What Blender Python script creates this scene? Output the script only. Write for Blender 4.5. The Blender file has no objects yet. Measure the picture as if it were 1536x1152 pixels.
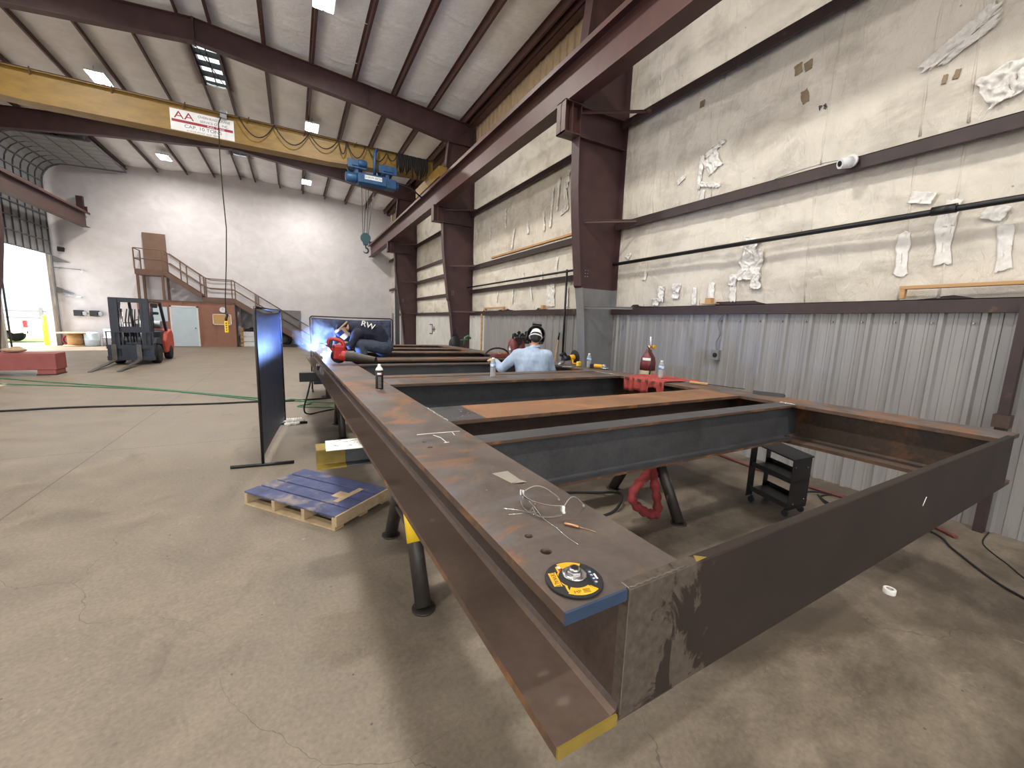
import bpy, bmesh, math, random
from mathutils import Vector, Matrix, Euler, noise
random.seed(7)
scene = bpy.context.scene
COL = scene.collection
PI = math.pi
V = Vector

# ------------------------------------------------------------------ helpers
def lin(c):
    def f(u):
        u /= 255.0
        return u / 12.92 if u <= 0.04045 else ((u + 0.055) / 1.055) ** 2.4
    return (f(c[0]), f(c[1]), f(c[2]), 1.0)

class MB:
    """collects faces, then links them as ONE mesh object"""
    def __init__(s):
        s.v, s.f, s.mi, s.sm = [], [], [], []
    def add(s, vs, fs, mi=0, sm=False):
        o = len(s.v)
        s.v += [V(p) for p in vs]
        for f in fs:
            s.f.append([i + o for i in f]); s.mi.append(mi); s.sm.append(sm)
        return s
    def box(s, x0, x1, y0, y1, z0, z1, mi=0):
        vs = [(x, y, z) for x in (x0, x1) for y in (y0, y1) for z in (z0, z1)]
        return s.add(vs, [(0, 1, 3, 2), (4, 6, 7, 5), (0, 4, 5, 1), (2, 3, 7, 6), (0, 2, 6, 4), (1, 5, 7, 3)], mi)
    def obox(s, c, size, rot=(0, 0, 0), mi=0, mat=None):
        m = mat if mat else Euler(rot).to_matrix()
        h = [k / 2 for k in size]
        vs = [V(c) + m @ V((x * h[0], y * h[1], z * h[2])) for x in (-1, 1) for y in (-1, 1) for z in (-1, 1)]
        return s.add(vs, [(0, 1, 3, 2), (4, 6, 7, 5), (0, 4, 5, 1), (2, 3, 7, 6), (0, 2, 6, 4), (1, 5, 7, 3)], mi)
    def bar(s, p0, p1, w, h, mi=0, up=(0, 0, 1)):
        p0, p1 = V(p0), V(p1); d = (p1 - p0); L = d.length; d.normalize()
        u = V(up)
        if abs(d.dot(u)) > 0.98: u = V((0, 1, 0))
        x = d.cross(u).normalized(); z = x.cross(d)
        m = Matrix((x, d, z)).transposed()
        return s.obox((p0 + p1) / 2, (w, L, h), mat=m, mi=mi)
    def tube(s, pts, r, n=8, closed=False, mi=0, cap=True):
        pts = [V(p) for p in pts]; m = len(pts)
        rr = r if isinstance(r, (list, tuple)) else [r] * m
        T = []
        for i in range(m):
            if closed: t = pts[(i + 1) % m] - pts[i - 1]
            else: t = pts[min(i + 1, m - 1)] - pts[max(i - 1, 0)]
            T.append(t.normalized() if t.length > 1e-9 else V((0, 0, 1)))
        a = V((0, 0, 1)) if abs(T[0].z) < 0.9 else V((1, 0, 0))
        N = (a - T[0] * a.dot(T[0])).normalized()
        vs, fs = [], []
        for i in range(m):
            N = (N - T[i] * N.dot(T[i]))
            N = N.normalized() if N.length > 1e-6 else T[i].orthogonal().normalized()
            B = T[i].cross(N)
            for k in range(n):
                q = 2 * PI * k / n
                vs.append(pts[i] + (N * math.cos(q) + B * math.sin(q)) * rr[i])
        for i in range(m if closed else m - 1):
            j = (i + 1) % m
            for k in range(n):
                k2 = (k + 1) % n
                fs.append((i * n + k, i * n + k2, j * n + k2, j * n + k))
        s.add(vs, fs, mi, True)
        if cap and not closed:
            o = len(s.v) - m * n
            s.f.append([o + k for k in range(n)][::-1]); s.mi.append(mi); s.sm.append(False)
            s.f.append([o + (m - 1) * n + k for k in range(n)]); s.mi.append(mi); s.sm.append(False)
        return s
    def cyl(s, p0, p1, r0, r1=None, n=20, mi=0, cap=True):
        return s.tube([p0, p1], [r0, r0 if r1 is None else r1], n, mi=mi, cap=cap)
    def lathe(s, prof, c=(0, 0, 0), n=24, mi=0, mat=None, sm=True):
        c = V(c); vs, fs = [], []; m = len(prof)
        for r, z in prof:
            for k in range(n):
                q = 2 * PI * k / n
                p = V((r * math.cos(q), r * math.sin(q), z))
                vs.append(c + (mat @ p if mat else p))
        for i in range(m - 1):
            for k in range(n):
                k2 = (k + 1) % n
                fs.append((i * n + k, i * n + k2, (i + 1) * n + k2, (i + 1) * n + k))
        s.add(vs, fs, mi, sm)
        o = len(s.v) - m * n
        if prof[0][0] > 1e-5:
            s.f.append([o + k for k in range(n)][::-1]); s.mi.append(mi); s.sm.append(False)
        if prof[-1][0] > 1e-5:
            s.f.append([o + (m - 1) * n + k for k in range(n)]); s.mi.append(mi); s.sm.append(False)
        return s
    def prism(s, poly, plane, a0, a1, mi=0):
        def P(u, w, a):
            return {'xz': (u, a, w), 'yz': (a, u, w), 'xy': (u, w, a)}[plane]
        n = len(poly)
        vs = [P(u, w, a0) for u, w in poly] + [P(u, w, a1) for u, w in poly]
        fs = [list(range(n))[::-1], list(range(n, 2 * n))] + [(i, (i + 1) % n, n + (i + 1) % n, n + i) for i in range(n)]
        return s.add(vs, fs, mi)
    def ell(s, c, r, mat=None, nu=16, nv=10, mi=0):
        c = V(c); r = (r, r, r) if not isinstance(r, (list, tuple)) else r
        vs, fs = [], []
        for i in range(nv + 1):
            t = PI * i / nv
            for k in range(nu):
                q = 2 * PI * k / nu
                p = V((r[0] * math.sin(t) * math.cos(q), r[1] * math.sin(t) * math.sin(q), r[2] * math.cos(t)))
                vs.append(c + (mat @ p if mat else p))
        for i in range(nv):
            for k in range(nu):
                k2 = (k + 1) % nu
                fs.append((i * nu + k, (i + 1) * nu + k, (i + 1) * nu + k2, i * nu + k2))
        return s.add(vs, fs, mi, True)
    def cap(s, p0, r0, p1, r1, mi=0):
        """tapered capsule"""
        s.ell(p0, r0, nu=14, nv=8, mi=mi); s.ell(p1, r1, nu=14, nv=8, mi=mi)
        return s.cyl(p0, p1, r0, r1, n=14, mi=mi)
    def chain(s, pts):
        for (p, r), (q, t) in zip(pts, pts[1:]): s.cap(p, r, q, t)
        return s
    def grid(s, fn, nu, nv, mi=0, sm=True):
        vs = [fn(i / nu, j / nv) for i in range(nu + 1) for j in range(nv + 1)]
        fs = [(i * (nv + 1) + j, (i + 1) * (nv + 1) + j, (i + 1) * (nv + 1) + j + 1, i * (nv + 1) + j + 1) for i in range(nu) for j in range(nv)]
        return s.add(vs, fs, mi, sm)
    def text(s, body, size, mat, mi=0, ext=0.0015, align='CENTER', sx=1.0):
        cu = bpy.data.curves.new('t', 'FONT'); cu.body = body; cu.size = size; cu.extrude = ext
        cu.align_x = align; cu.align_y = 'CENTER'
        ob = bpy.data.objects.new('t', cu); COL.objects.link(ob)
        me = bpy.data.meshes.new_from_object(ob)
        s.add([mat @ V((v.co.x * sx, v.co.y, v.co.z)) for v in me.vertices], [list(p.vertices) for p in me.polygons], mi)
        bpy.data.objects.remove(ob); bpy.data.curves.remove(cu); bpy.data.meshes.remove(me)
        return s
    def ibeam(s, axis, a0, a1, c, z1, d, w, tf, tw, mi=0, fil=0.0):
        """I section running along axis 'x' or 'y'; c = centre of web across, z1 = top"""
        z0 = z1 - d; h = w / 2; t = tw / 2; k = fil
        def side(sg, zz, dr):
            if k <= 0: return [(sg * t, zz)]
            return [(sg * (t + k), zz), (sg * (t + k * .3), zz + dr * k * .3), (sg * t, zz + dr * k)]
        P = [(-h, z0), (h, z0), (h, z0 + tf)] + side(1, z0 + tf, 1) + side(1, z1 - tf, -1)[::-1] + [(h, z1 - tf), (h, z1), (-h, z1), (-h, z1 - tf)] \
            + side(-1, z1 - tf, -1) + side(-1, z0 + tf, 1)[::-1] + [(-h, z0 + tf)]
        P = [(c + u, z) for u, z in P]
        return s.prism(P, 'xz' if axis == 'y' else 'yz', a0, a1, mi)
    def build(s, name, mat, parent=None, world=False, bevel=0, seg=2, loc=None, normals=True, ang=35):
        me = bpy.data.meshes.new(name)
        inv = None
        if parent is not None and world:
            inv = ROOTM[parent.name].inverted()
        vs = [inv @ p for p in s.v] if inv else s.v
        if loc is not None:
            vs = [p - V(loc) for p in vs]
        me.from_pydata([tuple(p) for p in vs], [], s.f)
        mats = mat if isinstance(mat, (list, tuple)) else [mat]
        for m in mats: me.materials.append(m)
        for p, k, q in zip(me.polygons, s.mi, s.sm):
            p.material_index = min(k, len(mats) - 1); p.use_smooth = q
        if normals:
            bm = bmesh.new(); bm.from_mesh(me); bmesh.ops.recalc_face_normals(bm, faces=bm.faces[:]); bm.to_mesh(me); bm.free()
        ob = bpy.data.objects.new(name, me); COL.objects.link(ob)
        if loc is not None: ob.location = loc
        if parent is not None: ob.parent = parent
        if bevel:
            b = ob.modifiers.new('bevel', 'BEVEL'); b.width = bevel; b.segments = seg; b.limit_method = 'ANGLE'; b.angle_limit = math.radians(ang)
            b.harden_normals = False
        return ob

ROOTM = {}
def tag(o, label, cat, group=None, kind=None):
    o['label'] = label; o['category'] = cat
    if group: o['group'] = group
    if kind: o['kind'] = kind
    return o
def thing(name, label, cat, loc=(0, 0, 0), rot=(0, 0, 0), group=None):
    o = bpy.data.objects.new(name, None); COL.objects.link(o)
    o.empty_display_size = 0.1
    o.location = loc; o.rotation_euler = rot
    ROOTM[o.name] = Matrix.Translation(V(loc)) @ Euler(rot).to_matrix().to_4x4()
    return tag(o, label, cat, group)
def struct(o):
    o['kind'] = 'structure'; return o
def dup(root, loc, rot=None, label=None):
    r = root.copy(); COL.objects.link(r); r.location = loc
    if rot is not None: r.rotation_euler = rot
    if label: r['label'] = label
    for ch in list(root.children):
        c = ch.copy(); COL.objects.link(c); c.parent = r
        for g in list(ch.children):
            d = g.copy(); COL.objects.link(d); d.parent = c
    return r
def mesh_thing(mb, name, mat, label, cat, loc, group=None, **k):
    o = mb.build(name, mat, loc=loc, **k); return tag(o, label, cat, group)
def RZ(a): return Matrix.Rotation(a, 3, 'Z')
def frame3(x, y, z): return Matrix((V(x), V(y), V(z))).transposed()
def M4(o, x, y):
    x = V(x).normalized(); y = V(y).normalized(); z = x.cross(y).normalized(); y = z.cross(x)
    m = frame3(x, y, z).to_4x4(); m.translation = V(o); return m
def smooth_path(pts, n=6):
    pts = [V(p) for p in pts]; out = []
    for i in range(len(pts) - 1):
        p0 = pts[max(i - 1, 0)]; p1 = pts[i]; p2 = pts[i + 1]; p3 = pts[min(i + 2, len(pts) - 1)]
        for k in range(n):
            t = k / n
            out.append(0.5 * ((2 * p1) + (p2 - p0) * t + (2 * p0 - 5 * p1 + 4 * p2 - p3) * t * t + (3 * p1 - p0 - 3 * p2 + p3) * t ** 3))
    out.append(pts[-1]); return out

# ------------------------------------------------------------------ materials
def new_mat(name):
    m = bpy.data.materials.new(name); m.use_nodes = True
    nt = m.node_tree; b = nt.nodes['Principled BSDF']
    return m, nt, b
def mapped(nt, stretch=(1, 1, 1)):
    tc = nt.nodes.new('ShaderNodeTexCoord'); mp = nt.nodes.new('ShaderNodeMapping')
    mp.inputs['Scale'].default_value = stretch
    nt.links.new(tc.outputs['Object'], mp.inputs['Vector']); return mp.outputs['Vector']
def nz(nt, vec, scale, detail=5, rough=.6, dist=0):
    n = nt.nodes.new('ShaderNodeTexNoise'); n.inputs['Scale'].default_value = scale; n.inputs['Detail'].default_value = detail
    n.inputs['Roughness'].default_value = rough; n.inputs['Distortion'].default_value = dist
    nt.links.new(vec, n.inputs['Vector']); return n.outputs['Fac']
def ramp(nt, fac, stops):
    r = nt.nodes.new('ShaderNodeValToRGB'); e = r.color_ramp.elements
    while len(e) < len(stops): e.new(0.5)
    for i, (p, c) in enumerate(stops): e[i].position = p; e[i].color = c if len(c) == 4 else lin(c)
    nt.links.new(fac, r.inputs['Fac']); return r.outputs['Color']
def mixc(nt, fac, a, b, mode='MIX'):
    m = nt.nodes.new('ShaderNodeMix'); m.data_type = 'RGBA'; m.blend_type = mode
    if hasattr(fac, 'is_linked'): nt.links.new(fac, m.inputs[0])
    else: m.inputs[0].default_value = fac
    for s_, k in ((a, 6), (b, 7)):
        if hasattr(s_, 'is_linked'): nt.links.new(s_, m.inputs[k])
        else: m.inputs[k].default_value = s_
    return m.outputs[2]
def mth(nt, op, a, b=None, c=None):
    m = nt.nodes.new('ShaderNodeMath'); m.operation = op
    for i, x in enumerate((a, b, c)):
        if x is None: continue
        if hasattr(x, 'is_linked'): nt.links.new(x, m.inputs[i])
        else: m.inputs[i].default_value = x
    return m.outputs[0]
W0 = (0, 0, 0, 1); W1 = (1, 1, 1, 1)
def bump(nt, b, h, strength=.2, dist=.01):
    n = nt.nodes.new('ShaderNodeBump'); n.inputs['Strength'].default_value = strength; n.inputs['Distance'].default_value = dist
    nt.links.new(h, n.inputs['Height']); nt.links.new(n.outputs['Normal'], b.inputs['Normal'])
def paint(name, c, c2=None, rough=.5, metal=0, scale=6, bmp=.08, stretch=(1, 1, 1), c3=None, s3=2.5, t3=(.55, .68), detail=5, spec=.5, coat=0):
    """two tone mottled paint / cloth / metal with an optional third patchy tone"""
    m, nt, b = new_mat(name)
    v = mapped(nt, stretch)
    f = nz(nt, v, scale, detail)
    c2 = c2 or tuple(k * .86 for k in c)
    col = ramp(nt, f, [(.3, c2), (.7, c)])
    if c3:
        g = nz(nt, v, s3, 6, .65, .4)
        col = mixc(nt, ramp(nt, g, [(t3[0], W0), (t3[1], W1)]), col, lin(c3))
    nt.links.new(col, b.inputs['Base Color'])
    b.inputs['Roughness'].default_value = rough; b.inputs['Metallic'].default_value = metal
    b.inputs['Specular IOR Level'].default_value = spec
    if coat: b.inputs['Coat Weight'].default_value = coat
    if bmp: bump(nt, b, f, bmp)
    return m
def glow(name, c, s):
    m, nt, b = new_mat(name)
    b.inputs['Base Color'].default_value = lin(c); b.inputs['Emission Color'].default_value = lin(c); b.inputs['Emission Strength'].default_value = s
    return m
def clear(name, c=(255, 255, 255), rough=.03, ior=1.33):
    m, nt, b = new_mat(name)
    b.inputs['Base Color'].default_value = lin(c); b.inputs['Roughness'].default_value = rough
    b.inputs['Transmission Weight'].default_value = 1.0; b.inputs['IOR'].default_value = ior
    return m

def mat_concrete():
    m, nt, b = new_mat('concrete')
    v = mapped(nt)
    big = nz(nt, v, .35, 6, .6, .3); mid = nz(nt, v, 1.9, 8, .68, .6); fine = nz(nt, v, 42, 6, .65)
    col = ramp(nt, mid, [(.28, (94, 84, 72)), (.5, (118, 107, 93)), (.72, (136, 125, 109))])
    col = mixc(nt, ramp(nt, big, [(.42, (0, 0, 0, 1)), (.66, (.75, .75, .75, 1))]), col, lin((104, 95, 85)))
    col = mixc(nt, .16, col, ramp(nt, fine, [(.3, (58, 50, 42)), (.7, (186, 172, 152))]))
    sm = nz(nt, mapped(nt, (1.5, .8, 1)), 1.6, 11, .7, .6)
    col = mixc(nt, mth(nt, 'MULTIPLY', ramp(nt, sm, [(.57, W0), (.68, W1)]), .42), col, lin((78, 69, 59)))
    # blotchy dark band painting in the shadow under and beside the steel frame (x 0..5)
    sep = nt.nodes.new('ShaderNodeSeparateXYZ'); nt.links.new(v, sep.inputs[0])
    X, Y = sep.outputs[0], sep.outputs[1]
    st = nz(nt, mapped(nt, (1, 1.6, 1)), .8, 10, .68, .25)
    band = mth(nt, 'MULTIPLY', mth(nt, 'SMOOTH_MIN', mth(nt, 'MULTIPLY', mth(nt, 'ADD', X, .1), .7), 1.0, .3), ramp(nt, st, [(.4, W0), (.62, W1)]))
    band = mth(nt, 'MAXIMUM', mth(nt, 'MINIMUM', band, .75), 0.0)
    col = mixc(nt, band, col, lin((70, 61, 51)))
    # pale powdery scuffs
    sc = nz(nt, v, 9, 9, .75, 1.5)
    scm = mth(nt, 'MULTIPLY', ramp(nt, sc, [(.6, W0), (.7, W1)]), mth(nt, 'MULTIPLY', ramp(nt, nz(nt, v, 1.3, 3), [(.5, W0), (.62, W1)]), .55))
    col = mixc(nt, scm, col, lin((178, 168, 152)))
    # small dark pits and specks
    vo = nt.nodes.new('ShaderNodeTexVoronoi'); vo.inputs['Scale'].default_value = 5.5; nt.links.new(v, vo.inputs['Vector'])
    spk = mth(nt, 'MULTIPLY', mth(nt, 'LESS_THAN', vo.outputs['Distance'], .035), .75)
    col = mixc(nt, spk, col, lin((58, 50, 46)))
    # sawn joints and hair cracks
    jx = mth(nt, 'ABSOLUTE', mth(nt, 'SUBTRACT', X, -2.33)); jy = mth(nt, 'ABSOLUTE', mth(nt, 'SUBTRACT', Y, 7.05))
    jx2 = mth(nt, 'ABSOLUTE', mth(nt, 'SUBTRACT', X, -7.0)); jy2 = mth(nt, 'ABSOLUTE', mth(nt, 'SUBTRACT', Y, 17.0))
    jm = mth(nt, 'MINIMUM', mth(nt, 'MINIMUM', jx, jy), mth(nt, 'MINIMUM', jx2, jy2))
    jl = mth(nt, 'LESS_THAN', mth(nt, 'ADD', jm, mth(nt, 'MULTIPLY', fine, .006)), .0095)
    cv = nt.nodes.new('ShaderNodeVectorMath'); cv.operation = 'ADD'
    nn = nt.nodes.new('ShaderNodeTexNoise'); nn.inputs['Scale'].default_value = .8; nn.inputs['Detail'].default_value = 6
    nt.links.new(v, nn.inputs['Vector']); nt.links.new(v, cv.inputs[0]); nt.links.new(nn.outputs['Color'], cv.inputs[1])
    ve = nt.nodes.new('ShaderNodeTexVoronoi'); ve.feature = 'DISTANCE_TO_EDGE'; ve.inputs['Scale'].default_value = .3
    nt.links.new(cv.outputs[0], ve.inputs['Vector'])
    crk = mth(nt, 'LESS_THAN', ve.outputs['Distance'], mth(nt, 'SUBTRACT', mth(nt, 'MULTIPLY', nz(nt, v, .9, 3), .006), .0027))
    dark = mth(nt, 'MAXIMUM', jl, mth(nt, 'MULTIPLY', crk, .7))
    col = mixc(nt, mth(nt, 'MULTIPLY', dark, .75), col, lin((66, 58, 52)))
    nt.links.new(col, b.inputs['Base Color'])
    nt.links.new(ramp(nt, mid, [(.3, (.42, .42, .42, 1)), (.7, (.68, .68, .68, 1))]), b.inputs['Roughness'])
    b.inputs['Specular IOR Level'].default_value = .45
    bump(nt, b, mth(nt, 'ADD', mid, mth(nt, 'MULTIPLY', fine, .15)), .1, .01)
    return m
def mat_insul(name, c=(226, 219, 204), dirt=(150, 140, 124), smear=.55, wr=.5):
    """faced fibreglass wall / roof insulation: cream vinyl with dust smears, soft wrinkles"""
    m, nt, b = new_mat(name)
    v = mapped(nt, (1, 1, 1))
    f = nz(nt, v, 1.3, 7, .62, .8); g = nz(nt, mapped(nt, (1, .8, 1.5)), 1.5, 10, .66, .35)
    col = ramp(nt, f, [(.3, tuple(k * .93 for k in c)), (.7, c)])
    col = mixc(nt, mth(nt, 'MULTIPLY', ramp(nt, g, [(.47, W0), (.8, W1)]), smear), col, lin(dirt))
    vo = nt.nodes.new('ShaderNodeTexVoronoi'); vo.inputs['Scale'].default_value = 3.3; nt.links.new(v, vo.inputs['Vector'])
    col = mixc(nt, mth(nt, 'MULTIPLY', mth(nt, 'LESS_THAN', vo.outputs['Distance'], .03), .6), col, lin((92, 80, 66)))
    nt.links.new(col, b.inputs['Base Color']); b.inputs['Roughness'].default_value = .55; b.inputs['Specular IOR Level'].default_value = .3
    w = nz(nt, mapped(nt, (1, 1.5, .7)), 5, 6, .62, .5)
    bump(nt, b, w, wr, .05)
    return m
def mat_steel(name, base, c2, rust=(150, 96, 56), blue=(104, 108, 116), rt=(.56, .7), bt=(.55, .66), rough=.5, metal=.35, dark=.55):
    """hot rolled steel: brown mill scale, blue grey sheen patches, rust blooms, heat marks"""
    m, nt, b = new_mat(name)
    v = mapped(nt)
    f = nz(nt, v, 3.2, 8, .62, .5); g = nz(nt, v, 1.7, 6, .6, .9); h = nz(nt, v, 2.4, 8, .66, 1.2); k = nz(nt, v, 45, 4, .6)
    col = ramp(nt, f, [(.28, c2), (.72, base)])
    if blue: col = mixc(nt, mth(nt, 'MULTIPLY', ramp(nt, g, [(bt[0], W0), (bt[1], W1)]), .75), col, lin(blue))
    if rust: col = mixc(nt, mth(nt, 'MULTIPLY', ramp(nt, h, [(rt[0], W0), (rt[1], W1)]), .8), col, lin(rust))
    d = nz(nt, v, 1.1, 3, .5)
    col = mixc(nt, mth(nt, 'MULTIPLY', ramp(nt, d, [(.62, W0), (.7, W1)]), dark), col, lin((40, 34, 32)))
    col = mixc(nt, .035, col, ramp(nt, k, [(.35, (30, 26, 24)), (.65, (190, 176, 160))]))
    nt.links.new(col, b.inputs['Base Color']); b.inputs['Metallic'].default_value = metal
    nt.links.new(ramp(nt, f, [(.3, (rough - .1,) * 3 + (1,)), (.7, (rough + .12,) * 3 + (1,))]), b.inputs['Roughness'])
    bump(nt, b, mth(nt, 'ADD', f, mth(nt, 'MULTIPLY', k, .15)), .08, .004)
    return m

MT = {}
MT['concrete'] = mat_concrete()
MT['torn'] = paint('tan_torn_patch', (150, 132, 104), (126, 108, 82), .7, 0, 12, .1)
MT['insul'] = mat_insul('cream_insulation', (226, 219, 205), (142, 133, 120), .75, .7)
MT['ceil'] = mat_insul('roof_insulation', (246, 247, 250), (206, 204, 204), .35, .5)
MT['upper_insul'] = mat_insul('upper_insulation', (214, 210, 204), (170, 164, 156), .3, .3)
MT['endwall'] = mat_insul('end_wall_white', (222, 219, 222), (186, 178, 172), .35, .15)
MT['maroon'] = paint('maroon_primer', (86, 56, 52), (70, 46, 43), .5, 0, 3, .05)
MT['maroon_dark'] = paint('dark_maroon_primer', (76, 50, 50), (58, 39, 40), .5, 0, 3, .05)
MT['girt'] = paint('brown_girt', (60, 43, 41), (42, 31, 30), .5, 0, 4, .05, c3=(120, 88, 66), t3=(.62, .75))
MT['greypaint'] = paint('grey_paint', (124, 124, 125), (112, 112, 113), .5, 0, 4, .05)
MT['panel'] = paint('grey_wall_panel', (150, 148, 146), (136, 134, 132), .42, .15, 2, .03, (1, 1, .3), c3=(116, 112, 108), t3=(.6, .8))
MT['panel_light'] = paint('white_wall_panel', (212, 210, 204), (194, 192, 186), .45, .1, 2, .03)
MT['tan'] = paint('tan_siding', (186, 164, 134), (164, 142, 114), .6, 0, 3, .05)
MT['yellow'] = paint('crane_yellow', (140, 110, 46), (118, 92, 38), .5, 0, 3, .05, (1, 1, 3), c3=(120, 94, 44), t3=(.6, .8))
MT['blue'] = paint('hoist_blue', (40, 84, 128), (30, 66, 104), .45, 0, 6, .05, c3=(22, 44, 70), t3=(.58, .75))
MT['black'] = paint('black_paint', (26, 26, 28), (18, 18, 20), .45, 0, 8, .05)
MT['rubber'] = paint('black_rubber', (30, 30, 31), (20, 20, 21), .75, 0, 12, .1)
MT['brown'] = paint('office_brown', (150, 106, 88), (138, 96, 80), .6, 0, 3, .03)
MT['stairbrown'] = paint('stair_brown', (112, 86, 72), (98, 74, 62), .5, 0, 4, .03)
MT['doorbrown'] = paint('door_brown', (124, 98, 82), (112, 88, 74), .5, 0, 2, .03)
MT['white'] = paint('white_paint', (226, 228, 230), (212, 214, 216), .5, 0, 3, .02)
MT['paleblue'] = paint('pale_door', (198, 214, 224), (186, 202, 212), .5, 0, 2, .02)
MT['redbeam'] = paint('faded_red_paint', (148, 78, 74), (128, 64, 62), .6, 0, 3, .05, c3=(110, 60, 58), t3=(.6, .75))
MT['red'] = paint('red_plastic', (186, 46, 42), (160, 36, 34), .4, 0, 6, .04)
MT['orange'] = paint('forklift_red', (200, 84, 66), (180, 70, 56), .4, 0, 3, .03)
MT['forkdark'] = paint('forklift_charcoal', (48, 54, 66), (36, 42, 52), .45, .1, 6, .04)
MT['forksteel'] = paint('fork_steel', (108, 104, 102), (84, 82, 80), .45, .6, 5, .05)
MT['chrome'] = paint('bright_metal', (206, 206, 206), (176, 176, 176), .22, .95, 10, .03)
MT['zinc'] = paint('galvanised', (160, 164, 170), (138, 142, 148), .4, .7, 6, .05)
MT['wood'] = paint('raw_wood', (198, 158, 110), (174, 132, 86), .7, 0, 4, .1, (1, .15, 4))
MT['woodpale'] = paint('pallet_wood', (186, 164, 130), (160, 136, 102), .75, 0, 4, .12, (3, 3, 3))
MT['cork'] = paint('corkboard', (206, 164, 110), (190, 146, 94), .8, 0, 20, .05)
MT['yellowp'] = paint('safety_yellow', (240, 200, 40), (226, 184, 30), .5, 0, 4, .04)
MT['dewalt'] = paint('tool_yellow', (232, 176, 40), (212, 154, 30), .45, 0, 8, .04)
MT['teal'] = paint('teal_building', (176, 208, 210), (166, 198, 200), .6, 0, 1, .02)
MT['grass'] = paint('grass_green', (150, 190, 70), (110, 160, 50), .9, 0, 6, .2)
MT['water'] = clear('clear_plastic', (244, 248, 250), .12, 1.12); MT['water'].node_tree.nodes['Principled BSDF'].inputs['Transmission Weight'].default_value = .72
MT['clearframe'] = paint('clear_frame', (196, 192, 186), (176, 170, 164), .15, 0, 8, 0); MT['clearframe'].node_tree.nodes['Principled BSDF'].inputs['Transmission Weight'].default_value = .45
MT['lens'] = clear('clear_lens', (250, 252, 252), .02, 1.2)
MT['label'] = paint('blue_label', (150, 186, 226), (120, 160, 214), .4, 0, 30, 0)
MT['capw'] = paint('white_cap', (236, 234, 228), (222, 220, 214), .6, 0, 12, .05)
MT['tape'] = paint('white_tape', (238, 236, 230), (214, 210, 202), .3, 0, 14, .25, c3=(180, 174, 164), t3=(.6, .72), s3=9)
MT['paper'] = paint('paper', (240, 240, 236), (230, 230, 226), .6, 0, 5, .0)
MT['ink'] = paint('ink', (60, 60, 64), (50, 50, 54), .6, 0, 5, 0)
MT['skin'] = paint('skin', (190, 140, 112), (176, 124, 98), .55, 0, 12, .02)
MT['denim_shirt'] = paint('light_blue_shirt', (172, 188, 208), (140, 158, 182), .9, 0, 5, .9, (2.6, 1.5, .9), detail=7)
MT['navy'] = paint('navy_shirt', (34, 40, 60), (24, 28, 44), .85, 0, 9, .12)
MT['jeans'] = paint('grey_jeans', (72, 82, 98), (56, 64, 80), .85, 0, 14, .12)
MT['hair'] = paint('black_hair', (26, 22, 20), (16, 14, 13), .6, 0, 40, .3, (1, 1, .2))
MT['tanleather'] = paint('tan_leather', (176, 152, 124), (150, 126, 100), .7, 0, 10, .08)
MT['glove'] = paint('tan_glove', (206, 176, 122), (182, 150, 98), .8, 0, 14, .1)
MT['hose_green'] = paint('green_hose', (70, 118, 84), (56, 100, 70), .55, 0, 10, .03)
MT['hose_red'] = paint('red_hose', (120, 62, 58), (100, 50, 48), .6, 0, 10, .03)
MT['ragred'] = paint('red_cloth', (176, 76, 68), (142, 56, 52), .9, 0, 9, .2)
MT['slingred'] = paint('red_sling', (136, 44, 44), (100, 32, 34), .85, 0, 12, .25)
MT['copper'] = paint('copper', (206, 160, 120), (184, 132, 92), .35, .7, 20, .05)
MT['glassdark'] = paint('blue_lens', (30, 50, 130), (24, 38, 100), .1, 0, 4, 0)
MT['cylmaroon'] = paint('cylinder_maroon', (120, 52, 50), (98, 42, 42), .45, 0, 6, .04)
MT['cylgrey'] = paint('cylinder_tan', (160, 146, 118), (136, 122, 98), .5, 0, 5, .05, c3=(112, 96, 76), t3=(.58, .7))
MT['doorpanel'] = paint('door_panel_grey', (158, 160, 160), (142, 144, 146), .5, .2, 3, .03)
MT['doorrib'] = paint('door_rib_grey', (116, 120, 126), (100, 104, 110), .5, .4, 3, .03)
MT['truckwhite'] = paint('truck_white', (236, 236, 236), (226, 226, 226), .25, 0, 2, 0)
MT['outground'] = paint('outside_concrete', (206, 200, 190), (190, 184, 174), .8, 0, 2, .05)
# the steel of the frame
MT['steel_top'] = mat_steel('girder_steel', (108, 97, 90), (80, 71, 67), rust=(146, 100, 64), blue=(112, 115, 122), rt=(.5, .62), bt=(.5, .64))
MT['steel_brown'] = mat_steel('brown_mill_scale', (78, 62, 54), (58, 46, 41), rust=(120, 78, 52), blue=None, rt=(.66, .8), dark=.35, metal=.25)
MT['steel_flange'] = mat_steel('lower_flange_steel', (122, 103, 91), (98, 82, 72), rust=(120, 86, 62), blue=(104, 98, 96), rt=(.6, .75), bt=(.56, .7), dark=.5, metal=.35, rough=.42)
MT['steel_inner_rust'] = mat_steel('rusty_web_steel', (84, 68, 56), (60, 50, 44), rust=(132, 86, 50), blue=None, rt=(.5, .7), dark=.3, metal=.2)
MT['steel_grey'] = mat_steel('grey_mill_scale', (82, 84, 88), (60, 62, 66), rust=(120, 84, 58), blue=None, rt=(.68, .8), dark=.3, metal=.3)
MT['steel_rust'] = mat_steel('rusty_plate', (142, 102, 72), (112, 80, 58), rust=(158, 108, 66), blue=None, rt=(.5, .7), dark=.15, metal=.1, rough=.65)
MT['steel_plate'] = mat_steel('end_plate_steel', (82, 68, 62), (64, 53, 49), rust=None, blue=None, dark=.25, metal=.25)
MT['steel_edge'] = paint('flame_cut_edge', (98, 74, 56), (70, 56, 47), .6, .2, 9, .15, (1, 1, 1), c3=(142, 96, 54), s3=3, t3=(.52, .66))
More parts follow.
